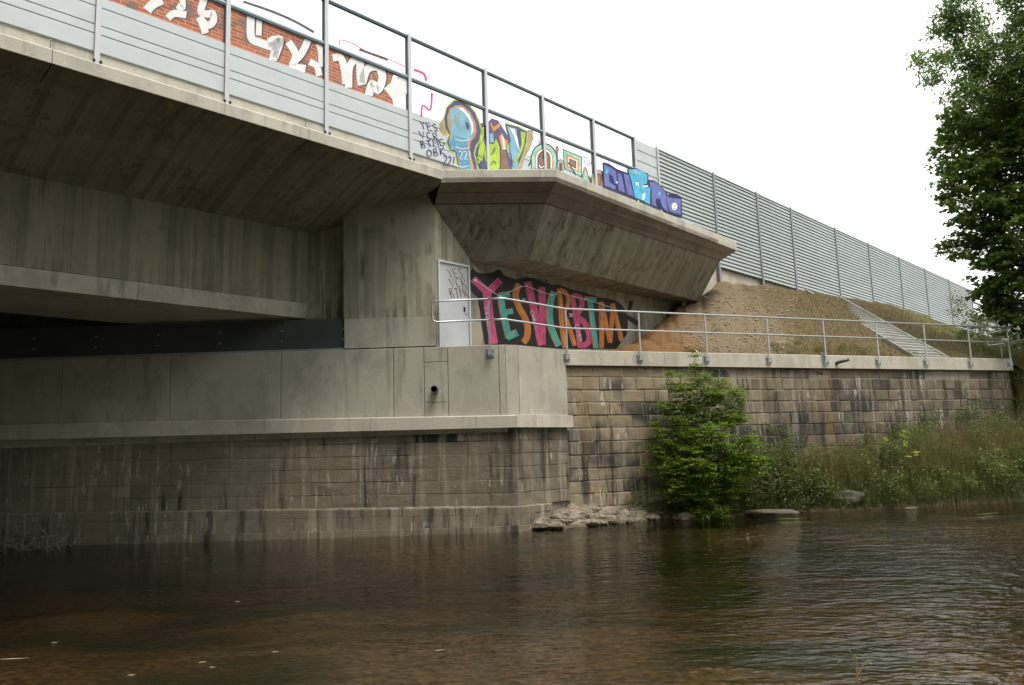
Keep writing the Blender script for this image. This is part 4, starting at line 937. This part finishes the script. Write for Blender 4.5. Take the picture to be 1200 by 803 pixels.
# third, the tall blue stroke
D = Decal(pB)
D.poly(C3_((1040, 390), (1085, 400), (1090, 460), (1060, 560), (1020, 620), (1000, 560)), gtn)
D.poly(C3_((835, 325), (960, 360), (1040, 400), (1035, 500), (1010, 600), (985, 660), (960, 740), (900, 740), (890, 620), (850, 530), (880, 490), (840, 380)), ggr)
D.poly(C3_((842, 338), (955, 368), (1030, 408), (1025, 500), (1000, 590), (975, 660), (945, 740), (905, 740), (880, 600), (870, 500), (852, 400)), gpu)
D.poly(C3_((858, 360), (940, 385), (945, 450), (975, 580), (940, 640), (905, 660), (880, 540), (890, 480)), gbl)
D.poly(C3_((880, 375), (920, 385), (950, 470), (965, 580), (920, 450)), gwh)
D.poly(C3_((975, 405), (1020, 420), (1010, 520), (975, 610), (940, 670), (905, 670), (965, 600), (985, 500)), ggr)
D.poly(C3_((1005, 600), (1020, 560), (1030, 570), (990, 720), (950, 740), (985, 670)), gtn); D.poly(C3_((905, 680), (960, 660), (945, 740), (905, 740)), gbl)
D.build('graffiti_letter', nb, splitB)
# mint and orange arches
q4 = lambda *P_: [(620+x/6, 140+y/6) for x, y in P_]
D = Decal(pB)
def arch(cx, cy, rx, ry, x0_, mats, foot):
    n_ = len(mats)
    for i, m_ in enumerate(mats):
        k_ = 1-i*.82/n_; pts = [(cx+rx*k_*math.cos(a), cy-ry*k_*math.sin(a)) for a in np.linspace(0, math.pi, 12)]
        D.poly(q4(*([(cx+rx*k_, foot)]+pts+[(cx-rx*k_, foot)])), m_)
D.poly(q4((-5, 320), (30, 250), (50, 345), (0, 345)), gdk); D.poly(q4((-2, 345), (20, 280), (35, 345)), gwh)
arch(105, 275, 95, 110, 0, [gpu, gmi, gmi, gor, gwh, gpu, gbr, gbr], 345)
D.stroke(q4((70, 320), (85, 340), (105, 330), (120, 345)), 1, gwh)
D.build('graffiti_letter', nb, splitB)
D = Decal(pB)
D.poly(q4((185, 190), (205, 185), (212, 345), (190, 345)), gor); D.stroke(q4((195, 195), (200, 340)), 1, gpu); arch(222, 320, 26, 40, 0, [gpu, gmi, gor, gpu], 360)
D.build('graffiti_letter', nb, splitB)
D = Decal(pB)
for i, m_ in enumerate([gpu, gmi, gmi, gor, gor, gwh, gpu, gbr]):
    k_ = 1-i*.105; cx, cy = 308, 312
    D.poly([(620+(cx+(x-cx)*k_)/6, 140+(cy+(y-cy)*k_)/6) for x, y in ((235, 205), (375, 265), (372, 410), (245, 345))], m_)
D.stroke(q4((275, 300), (330, 390)), 1, gdk)
D.build('graffiti_letter', nb, splitB)
D = Decal(pB)
D.poly(q4((378, 340), (400, 330), (425, 440), (372, 412)), gmi); D.stroke(q4((380, 415), (395, 345), (420, 430)), 1.2, gor); D.stroke(q4((372, 420), (396, 335), (430, 440)), .7, gpu)
arch(487, 405, 50, 50, 0, [gpu, gmi, gor, gor, gpu, gbr], 462); D.stroke(q4((425, 400), (440, 445)), 1.2, gpu)
D.text('CCMD', (q4((385, 275))[0], q4((460, 310))[0], q4((387, 310))[0]), .7, gpu); D.stroke(q4((380, 262), (410, 275)), 1, gpu)
D.build('graffiti_letter', nb, splitB)
D = Decal(pB); D.text('YUK', (q4((30, 130))[0], q4((85, 150))[0], q4((32, 165))[0]), .6, gpk); D.stroke(q4((185, 200), (200, 190), (212, 215), (195, 220)), .7, gpu); D.build('graffiti_tag', nb, splitB)
# indigo and cyan piece; the part on the ribs stands out with them
def pC(x, y, l): return onB(x, y, .072+l)
D = Decal(pC)
D.poly(q4((515, 300), (560, 310), (620, 350), (690, 375), (688, 350), (710, 338), (760, 345), (800, 368), (838, 380), (840, 425), (880, 430), (925, 465), (960, 505), (980, 535), (990, 515), (1040, 525), (1072, 545), (1078, 690), (1000, 665), (860, 605), (700, 540), (525, 475)), gdk)
D.build('graffiti_background', sb)
def lt(*items):
    d = Decal(pC); d.lv = 2
    for m_, pts in items: d.poly(q4(*pts), m_)
    d.build('graffiti_letter', sb)
lt((gin, ((525, 320), (560, 330), (612, 365), (618, 455), (600, 450), (590, 400), (560, 380), (565, 440), (610, 470), (605, 495), (530, 465))), (gcy, ((540, 345), (560, 350), (552, 385), (535, 380))), (gwh, ((612, 435), (625, 440), (618, 455))))
lt((gin, ((622, 375), (650, 385), (675, 515), (630, 500))), (gin, ((665, 380), (700, 392), (738, 545), (690, 525))))
lt((gcy, ((695, 352), (760, 350), (832, 385), (830, 450), (800, 462), (852, 480), (850, 600), (800, 570), (745, 550), (720, 430))), (gbl2, ((770, 400), (785, 405), (805, 560), (790, 555))), (gwh, ((748, 440), (768, 445), (770, 470), (752, 462))), (gwh, ((795, 530), (818, 515), (812, 560), (798, 570))), (gbl, ((700, 352), (750, 352), (800, 390), (720, 385))), (gwh, ((800, 468), (835, 462), (838, 472), (802, 478))))
lt((gin, ((845, 440), (885, 440), (930, 475), (958, 515), (980, 660), (925, 600), (905, 560), (890, 580), (900, 615), (862, 600), (860, 500))), (gcy, ((905, 520), (925, 505), (922, 545))), (gdk, ((893, 555), (920, 560), (940, 620), (900, 590))))
lt((gin, ((965, 535), (985, 550), (1065, 560), (1068, 670), (990, 648), (975, 600))), (gwh, tuple((1022+20*math.cos(a), 612+27*math.sin(a)) for a in np.linspace(0, 5.6, 9))), (gdk, ((1010, 600), (1018, 600), (1016, 608))), (gdk, ((1026, 602), (1034, 603), (1030, 611))), (gdk, ((1012, 622), (1030, 620), (1022, 630))))

# ------------------------------------------------------------------ vegetation
def leaves(cent, size, asp=.5, up=.6, sag=.0):
    """rhombic leaves at the given points; up = how far they lie flat"""
    n = len(cent); nrm = rng.normal(size=(n, 3)); nrm[:, 2] = np.abs(nrm[:, 2])+up*2.2; nrm /= np.linalg.norm(nrm, axis=1)[:, None]
    t = rng.normal(size=(n, 3)); t[:, 2] -= sag; t -= nrm*np.sum(t*nrm, axis=1)[:, None]; t /= np.linalg.norm(t, axis=1)[:, None]; b = np.cross(nrm, t)
    sz = size*rng.uniform(.6, 1.25, n)[:, None]
    return np.stack([cent-t*sz*.5, cent+b*sz*asp*.5, cent+t*sz*.5, cent-b*sz*asp*.5], axis=1)
def sprays(lobes, per_m2, leaf_n, spread, flat=.35, shell=.5):
    """cluster centres through the lobes; returns leaf points, tones and cluster centres"""
    P_, Tn, CC = [], [], []
    for c, r_ in lobes:
        k = max(4, int(per_m2*r_*r_*4)); d = rng.normal(size=(k, 3)); d /= np.linalg.norm(d, axis=1)[:, None]
        rad = r_*rng.uniform(shell**3, 1, k)**(1/3)*rng.uniform(.75, 1.12, k); cc = np.array(c)+d*rad[:, None]
        CC.append(cc)
        out = d.copy(); out[:, 2] *= .3
        for j in range(k):
            q = rng.normal(size=(leaf_n, 3))*spread*np.array([1, 1, flat])
            q += out[j]*rng.uniform(-.3, 1.2, leaf_n)[:, None]*spread
            P_.append(cc[j]+q); Tn.append(np.clip(rng.normal(rng.uniform(.2, .75), .16, leaf_n), 0, 1))
    return np.concatenate(P_), np.concatenate(Tn), np.concatenate(CC)
def limb(m, a, b, r0_, r1_, wob=.08, n=5, sides=5):
    a = np.array(a, float); b = np.array(b, float); L = np.linalg.norm(b-a); pts = []
    for i in range(n+1):
        t = i/n; p = a+(b-a)*t
        if 0 < i < n: p = p+rng.normal(size=3)*wob*L*.5
        p = p+np.array([0, 0, 1])*math.sin(math.pi*t)*.04*L; pts.append(p)
    m.tube(pts, [r0_+(r1_-r0_)*i/n for i in range(n+1)], sides); return pts
def tree(name, base, fork, lobes, leafm, lsize, per, nleaf, spread, label, cat, group=None, tr=.22, asp=.55, up=.3, flat=.5, twig=.012, shell=.35):
    t = thing(name, tuple(base), label, cat, group)
    m = MB(); limb(m, base, fork, tr, tr*.6, .03, 6, 8); hubs = [np.array(fork)]
    for c, r_ in sorted(lobes, key=lambda q: np.linalg.norm(np.array(q[0])-np.array(fork))):
        c = np.array(c); h = min(hubs, key=lambda q: np.linalg.norm(q-c)+.3*max(0, q[2]-c[2])); limb(m, h, c, max(.02, min(tr*.4, r_*.045)), max(.01, r_*.018), .06, 5, 5); hubs.append(c)
    P_, tn, CC = sprays(lobes, per, nleaf, spread, flat, shell)
    L = np.array([c for c, r_ in lobes])
    for c in CC[::3]:
        h = L[np.argmin(np.linalg.norm(L-c, axis=1))]; m.tube([h, (h+c)/2+rng.normal(size=3)*.06, c], [twig, twig*.8, twig*.4], 3)
    m.build('trunk', m_bark, t)
    o = quads('crown', leaves(P_, lsize, asp, up), leafm, t, tn); return t
at = lambda x, y, Y: FY(x, y, Y)
YA = 25.5
ash = [((x, y), r_) for x, y, r_ in ((1122, 8, .55), (1108, 30, .5), (1128, 38, .6), (1145, 25, .4), (1150, 60, .55), (1118, 62, .5), (1098, 72, .35), (1080, 74, .3), (1072, 70, .18), (1083, 94, .24), (1097, 92, .28), (1138, 82, .6), (1160, 48, .35), (1160, 100, .8), (1135, 112, .7), (1185, 85, 1.0), (1200, 50, 1.1), (1195, 120, 1.1), (1215, 15, 1.0), (1125, -15, .6), (1195, -5, .6), (1220, -40, 1.), (1240, 80, 1.5))]
tree('ash_tree', at(1245, 520, YA), at(1215, 160, YA), [(tuple(at(x, y, YA+rng.uniform(-.6, .6))), r_) for (x, y), r_ in ash], m_leaf_ash, .19, 26, 20, .14, 'light green feathery tree reaching in at the top right corner above the darker maple', 'tree', tr=.2, asp=.32, up=.1, flat=.7)
YM = 27.
map_ = ((1125, 150, .9), (1150, 140, 1.1), (1118, 185, .7), (1112, 215, .55), (1135, 205, .9), (1130, 245, .6), (1112, 242, .3), (1160, 180, 1.3), (1165, 230, 1.1), (1180, 140, 1.4), (1195, 200, 1.6), (1150, 265, .8), (1135, 285, .6), (1115, 290, .3), (1120, 297, .25), (1180, 270, 1.2), (1160, 295, .7), (1170, 315, .8), (1195, 320, 1.2), (1155, 340, .35), (1148, 343, .3), (1168, 345, .7), (1165, 362, .4), (1180, 368, .7), (1200, 372, .7), (1225, 260, 2), (1235, 350, 2), (1230, 150, 2))
tree('maple_tree', at(1260, 560, YM), at(1235, 330, YM), [(tuple(at(x, y, YM+rng.uniform(-.9, .9))), r_) for x, y, r_ in map_], m_leaf_maple, .18, 11, 24, .15, 'dark leafy maple leaning in at the right edge above the end of the railing', 'tree', tr=.3, asp=.85, up=.4, flat=.4)
# saplings by the barrier's far end
sl = [(tuple(at(x, y, 31)), r_) for x, y, r_ in ((1135, 368, .35), (1150, 378, .4), (1145, 392, .4), (1160, 400, .5), (1172, 392, .4))]
tree('young_tree', at(1152, 425, 31), at(1150, 398, 31), sl, m_leaf_weed, .12, 22, 14, .12, 'small dark green sapling in front of the ribbed barrier end beside the maple', 'tree', tr=.04, twig=.006)
# the bright shrub at the water's edge
YS = 20.95
sh = ((818, 575, .42), (792, 575, .35), (848, 572, .38), (815, 545, .5), (785, 545, .38), (850, 545, .45), (775, 520, .25), (800, 515, .45), (835, 515, .5), (868, 540, .3), (875, 520, .22), (795, 485, .32), (822, 485, .42), (850, 485, .34), (862, 465, .2), (778, 478, .16), (805, 460, .24), (832, 462, .28), (850, 455, .18), (790, 455, .14), (818, 445, .16), (797, 440, .08), (783, 438, .07), (816, 430, .07), (814, 418, .045), (830, 440, .06), (800, 598, .25), (835, 598, .28), (818, 600, .25), (868, 490, .16), (770, 500, .12), (765, 545, .15), (885, 545, .25), (842, 447, .09))
shl = [(tuple(at(820+(x-820)*1.02, y, YS+rng.uniform(-.35, .35)*min(1, r_*2.5))), r_*1.18) for x, y, r_ in sh]
t = thing('shrub', tuple(at(820, 600, YS)), 'bright green bushy shrub growing at the foot of the stone wall', 'shrub')
m = MB(); b0 = at(820, 598, YS)
for c, r_ in shl:
    c = np.array(c); limb(m, b0+rng.normal(size=3)*np.array([.12, .1, 0]), c, .016, .004, .03, 6, 4)
P_, tn, CC = sprays(shl, 120, 24, .085, .22, .2)
for x, y in ((816, 424), (814, 414), (797, 446), (783, 441), (830, 436), (842, 444), (808, 436), (862, 458), (776, 474), (773, 497)):   # thin leaders
    e = at(x, y, YS); limb(m, e-np.array([rng.uniform(-.1, .1), 0, .9]), e, .006, .002, .02, 4, 3)
    q = np.linspace(0, 1, 22)[:, None]; extra = e-np.array([0, 0, .75])*q+rng.normal(size=(22, 3))*.04; P_ = np.concatenate([P_, extra]); tn = np.concatenate([tn, rng.uniform(.5, 1, 22)])
for c in CC[::4]:
    L = np.array([c_ for c_, r_ in shl]); h = L[np.argmin(np.linalg.norm(L-c, axis=1))]; m.tube([h, c], [.004, .002], 3)
m.build('stem', m_bark, t)
quads('crown', leaves(P_, .082, .55, .9), m_leaf_bush, t, tn)

# undergrowth along the bank: grasses, dry stalks and leafy weeds
def bz(X, Y):
    ys = shore_y(X)-.35; rise = .45 if X < 8 else .45+.05*(X-8); d = max(0, Y-ys)
    return max(-.1, min(rise, d*.62-.12) if X < 17.1 else min(5.0, d*.62-.12))
def blades(n, xr, yf, hr, w, lean, arch, tone=(.2, .9), seg=3):
    V = []; Tn = []
    X = rng.uniform(*xr, n); fr = rng.uniform(0, 1, n)
    for i in range(n):
        y = yf(X[i], fr[i]); z = bz(X[i], y); h = rng.uniform(*hr(X[i], fr[i])); a = rng.uniform(0, 6.28); d = np.array([math.cos(a), math.sin(a)*.7-.3, 0])*rng.uniform(0, lean)*h
        s_ = np.array([math.cos(a+1.57), math.sin(a+1.57), 0])*w*rng.uniform(.6, 1.3); b = np.array([X[i], y, z-.03]); prev = b; tn_ = rng.uniform(*tone)
        for k in range(1, seg+1):
            q = k/seg; p = b+np.array([0, 0, h*(q-arch*q*q)])+d*q*q; w0 = (1-(k-1)/seg*.8); w1 = 1-q*.85
            V.append([prev-s_*w0, prev+s_*w0, p+s_*w1, p-s_*w1]); Tn.append(tn_); prev = p
    return np.array(V), np.array(Tn)
yb_ = lambda X, f: (shore_y(X)+.05)+((min(wall_y(X), shore_y(X)+4.6) if X < 17.3 else shore_y(X)+8)-shore_y(X)-.1)*f
V1, T1 = blades(15000, (4.6, 21), lambda X, f: yb_(X, f**1.3-.03), lambda X, f: (.25, .6+f*.9+.09*max(0, X-8)), .008, .6, .3, seg=3)
quads('grass', V1, m_grass, None, T1); tag(bpy.data.objects['grass'], 'long green grass arching over the waterline along the bank', 'grass', kind='stuff')
V2, T2 = blades(15000, (6.2, 22), lambda X, f: yb_(X, .15+.85*f), lambda X, f: (.5, 1.6+.10*max(0, X-8)), .0055, .4, .12, seg=3)
quads('dry_grass', V2, m_dry, None, T2); tag(bpy.data.objects['dry_grass'], 'tall brown dry stalks standing against the old stone wall', 'dry grass', kind='stuff')
wl_ = []
for i in range(400):
    X = rng.uniform(4.8, 21); f = rng.uniform(.0, 1); y = yb_(X, f); h = rng.uniform(.1, 1.15+.11*max(0, X-8))*(1.5 if 5 < X < 8.5 else 1)*(.45+.7*f)
    r_ = rng.uniform(.16, .36); wl_.append(((X, y, bz(X, y)+h), r_))
    if h > .5: wl_.append(((X+.1, y, bz(X, y)+h*.5), r_*1.1))
for i in range(26):
    X = rng.uniform(2.9, 5.8); y = shore_y(X)+rng.uniform(.0, .5); wl_.append(((X, y, bz(X, y)+rng.uniform(.05, .3)), rng.uniform(.1, .22)))
P_, tn, CC = sprays(wl_, 50, 12, .08, .8, .1)
quads('undergrowth', leaves(P_, .075, .5, .3), m_leaf_weed, None, tn); tag(bpy.data.objects['undergrowth'], 'dense leafy weeds covering the river bank under the stone wall', 'weeds', kind='stuff')
m = MB()
for c, r_ in wl_[::2]:
    c = np.array(c); m.tube([[c[0]+rng.uniform(-.2, .2), c[1], bz(c[0], c[1])-.05], (c[0], c[1], c[2]+r_)], [.006, .002], 3)
o = m.build('weed_stem', m_drift); tag(o, 'thin bare stems of the weeds on the bank', 'weed stems', kind='stuff')
# single weeds that stand out
def weed(px, py, ph, Y, mat, stemmat, label, n, sz, name='tall_weed', w=.16, asp=.4):
    a = at(px, py, Y); b = at(px+2, ph, Y); t = thing(name, tuple(a), label, 'weed'); m = MB(); pts = limb(m, a, b, .012, .004, .03, 5, 4); m.build('stem', stemmat, t)
    q = rng.uniform(.25, 1, n)[:, None]; P_ = a+(b-a)*q+rng.normal(size=(n, 3))*np.array([w, w, .04]); quads('foliage', leaves(P_, sz, asp, .5), mat, t, rng.uniform(.5, 1, n))
m_red = NM('red_stem', .6).col((.20, .03, .03)).m
weed(1054, 540, 505, 22.6, m_leaf_bush, m_drift, 'weed with large pale green leaves standing out against the dark stone wall', 46, .20, w=.22)
weed(1020, 575, 528, 21.9, m_leaf_weed, m_red, 'red stemmed weed with narrow leaves in the middle of the bank', 40, .14)
weed(1165, 570, 525, 22.4, m_grass, m_drift, 'clump of broad pale grass blades near the right end of the bank', 60, .28, 'grass_clump', .22, .12)
weed(752, 588, 565, 20.9, m_leaf_weed, m_drift, 'low leafy weed on the rubble left of the bright green shrub', 90, .07, w=.14)
weed(705, 582, 566, 20.6, m_leaf_bush, m_drift, 'tiny green plant rooted at the foot of the stone wall above the rubble', 22, .07, w=.05)
# slope plants
V3, T3 = [], []
n = 26000; U = rng.uniform(.12, .96, n); Q = rng.uniform(.01, .72, n)
for i in range(n):
    if U[i] < .30 and rng.random() < .93: continue
    if .30 <= U[i] < .42 and rng.random() < .6: continue
    b = emb_at(U[i], Q[i]); h = rng.uniform(.03, .10)*(1+.5*(U[i] > .72)); a = rng.uniform(0, 6.28); d = np.array([math.cos(a)*.05, math.sin(a)*.05, h]); s_ = np.array([math.cos(a+1.6), math.sin(a+1.6), 0])*.007
    V3.append([b-s_, b+s_, b+d+s_*.3, b+d-s_*.3]); T3.append(rng.uniform(0, .9))
quads('dry_slope_grass', np.array(V3), m_straw, None, np.array(T3)); tag(bpy.data.objects['dry_slope_grass'], 'short brown grass sprouting over the embankment slope', 'dry grass', kind='stuff')
Pn = []
def tuft(u, q, n_, r_):
    c = emb_at(u, q); Pn.append(c+rng.normal(size=(n_, 3))*np.array([r_, r_, .35*r_])+np.array([0, 0, .03]))
for i in range(70): tuft(rng.uniform(.36, .62), rng.uniform(.01, .12), 38, .09)
for i in range(9): tuft(rng.uniform(.22, .42), rng.uniform(.05, .6), 18, .07)
for i in range(150): tuft(rng.uniform(.66, .95), rng.uniform(.0, .4)**1.2, 34, .13)
for i in range(6): tuft(rng.uniform(.185, .20), rng.uniform(.0, .03), 60, .1)
P_ = np.concatenate(Pn); quads('slope_weeds', leaves(P_, .06, .4, .2), m_leaf_weed, None, rng.uniform(.2, 1, len(P_))); tag(bpy.data.objects['slope_weeds'], 'scattered green tufts growing on the lower embankment', 'weeds', kind='stuff')
# stones scattered on the gravelly part
bm = bmesh.new()
for i in range(520):
    p = emb_at(rng.uniform(.17, .42), rng.uniform(0, .7)); r_ = rng.uniform(.012, .05); mat4 = Matrix.Translation(Vector(p)+Vector((0, 0, r_*.3)))@Matrix.Rotation(rng.uniform(0, 6), 4, 'Z')@Matrix.Diagonal((r_*1.4, r_, r_*.7, 1))
    bmesh.ops.create_icosphere(bm, subdivisions=1, radius=1, matrix=mat4)
me = bpy.data.meshes.new('gravel'); bm.to_mesh(me); bm.free(); g = NM('slope_pebble', .9); g.col(g.mix(g.noise(g.pos(), (4, 4, 4)), (.26, .21, .16), (.45, .39, .32))); me.materials.append(g.m)
o = link('gravel', me); tag(o, 'loose pale stones scattered over the bare soil of the embankment', 'gravel', kind='stuff')
# litter
o = MB().prism([emb_px(823, .02)+np.array(v) for v in ((0, 0, 0), (.06, .02, 0), (.10, .02, .0), (.03, -.03, 0))], [emb_px(820, .02)+np.array(v) for v in ((0, 0, .12), (.03, .01, .13), (.04, .01, .1), (.01, -.01, .1))]).build('paper_scrap', whp)
tag(o, 'white scrap of paper on the orange soil just behind the coping', 'litter')
# ------------------------------------------------------------------ things in the water
t = thing('driftwood', (-11.6, 18.3, 0), 'tangle of dead branches lying in the water against the pier at far left', 'driftwood')
for i in range(34):
    a = np.array([rng.uniform(-13.3, -10.3), rng.uniform(17.9, 18.65), .03]); b = a+np.array([rng.uniform(-1.1, 1.1), rng.uniform(-.3, .3), rng.uniform(.05, .45) if i % 3 else rng.uniform(.3, .75)])
    m = MB(); limb(m, a, b, rng.uniform(.010, .026), .004, .16, 6, 5)
    for k in range(2):
        c = a+(b-a)*rng.uniform(.3, .8); limb(m, c, c+np.array([rng.uniform(-.4, .4), rng.uniform(-.1, .1), rng.uniform(.02, .3)]), .006, .002, .1, 4, 4)
    m.build('branch', m_drift, t)
def wet(px, py, ln, w, label, mat, name='floating_leaf', cat='leaf', group=None):
    c = hz(px, py, .056); a = rng.uniform(-.5, .5); d = np.array([math.cos(a), math.sin(a), 0]); n_ = np.array([-d[1], d[0], 0])
    o = MB().rings([[c-d*ln+n_*0+Zv*.0, c-d*ln+Zv*.002, c-d*ln+n_*.002], [c-d*ln*.3-n_*w, c-d*ln*.3+Zv*.005, c-d*ln*.3+n_*w], [c+d*ln*.4-n_*w*.9, c+d*ln*.4+Zv*.004, c+d*ln*.4+n_*w*.9], [c+d*ln, c+d*ln+Zv*.004, c+d*ln+n_*.002]]).build(name, mat)
    tag(o, label, cat, group); return o
m_yl = paint('yellowed_leaf', (.22, .19, .10)); m_al = paint('water_weed', (.16, .20, .04))
wet(515, 762, .055, .02, 'pale fallen leaf floating alone at the bottom middle of the river', m_yl, group='leaves floating on the river')
wet(156, 753, .06, .02, 'small pale leaf floating left of the bottom middle, upper of a close pair', m_yl, group='leaves floating on the river') if False else None
for x, y, tx in ((64, 753, 'small dull leaf on the water above the cream twig bottom left'), (154, 791, 'cream leaf on the water near the bottom edge at left'), (249, 782, 'cream leaf floating at the bottom, right of the first cream leaf'), (237, 776, 'thin pale leaf just above the cream leaf at the bottom'), (322, 764, 'tiny pale leaf floating between the bottom leaves and the middle leaf'), (219, 655, 'yellow leaf drifting just in front of the pier base'), (876, 626, 'pale leaf drifting in front of the green shrub'), (278, 705, 'small pale leaf in the darker water left of centre')):
    wet(x, y, .04, .013, tx, m_yl, group='leaves floating on the river')
wet(15, 772, .16, .018, 'cream coloured twig floating at the bottom left corner', m_yl, 'floating_twig', 'twig')
wet(926, 608, .42, .012, 'strand of green water weed beside the shore below the weeds', m_al, 'water_weed', 'water weed'); wet(1157, 602, .4, .012, 'strand of green water weed near the right edge shore', m_al, 'water_weed', 'water weed')
# twig on the near bank
t = thing('sapling', (2.45, 5.0, .15), 'blurred dry sapling tip poking up at the bottom right edge', 'sapling')
e = hz(1002, 770, .95) if False else ray(1002, 768)/ray(1002, 768)[1]*5.2+CAM; b = ray(1010, 830)/ray(1010, 830)[1]*5.2+CAM
m = MB(); limb(m, vz(b, .1), e, .010, .004, .02, 6, 6); mid_ = b+(e-b)*.62; limb(m, mid_, mid_+(e-b)*.35+np.array([.10, 0, 0]), .005, .002, .02, 4, 5); limb(m, b+(e-b)*.9, e+np.array([-.05, 0, .05]), .004, .002, .02, 4, 5)
m.build('stem', m_dry2 if 'm_dry2' in globals() else paint('sapling_bark', (.24, .17, .07)), t)
P_ = np.array([mid_+np.array([-.06, 0, .02]), mid_+np.array([.09, 0, .07]), e+np.array([-.10, 0, -.03]), mid_+np.array([.04, .0, -.03])]); quads('foliage', leaves(P_, .05, .5, .2), m_grass, t, np.ones(4))
# unseen trees behind the viewer, added to block low sky light from the front
lob = []
for i in range(42):
    X = -52+2.9*i+rng.uniform(-1, 1)
    for k in range(9 if X < 2 else 7): lob.append(((X+rng.uniform(-1.5, 1.5), -8+rng.uniform(-3, 2)-.4*k, 2.+3.0*k+rng.uniform(-1, 1)), rng.uniform(2., 3.)))
for i in range(14):  # unseen row at far left, added to close off light there
    for k in range(4): lob.append(((-50+rng.uniform(-2, 2), -6+2.6*i+rng.uniform(-1, 1), 2.+3.*k+rng.uniform(-1, 1)), rng.uniform(2., 3.)))
P_, tn, CC = sprays(lob, 6, 8, .6, .8, .3); quads('light_screen_wood', leaves(P_, 1.0, .8, .3), m_wood, None, tn); tag(bpy.data.objects['light_screen_wood'], 'unseen belt of tall trees added on the near bank and far left to block light', 'wood', kind='stuff')
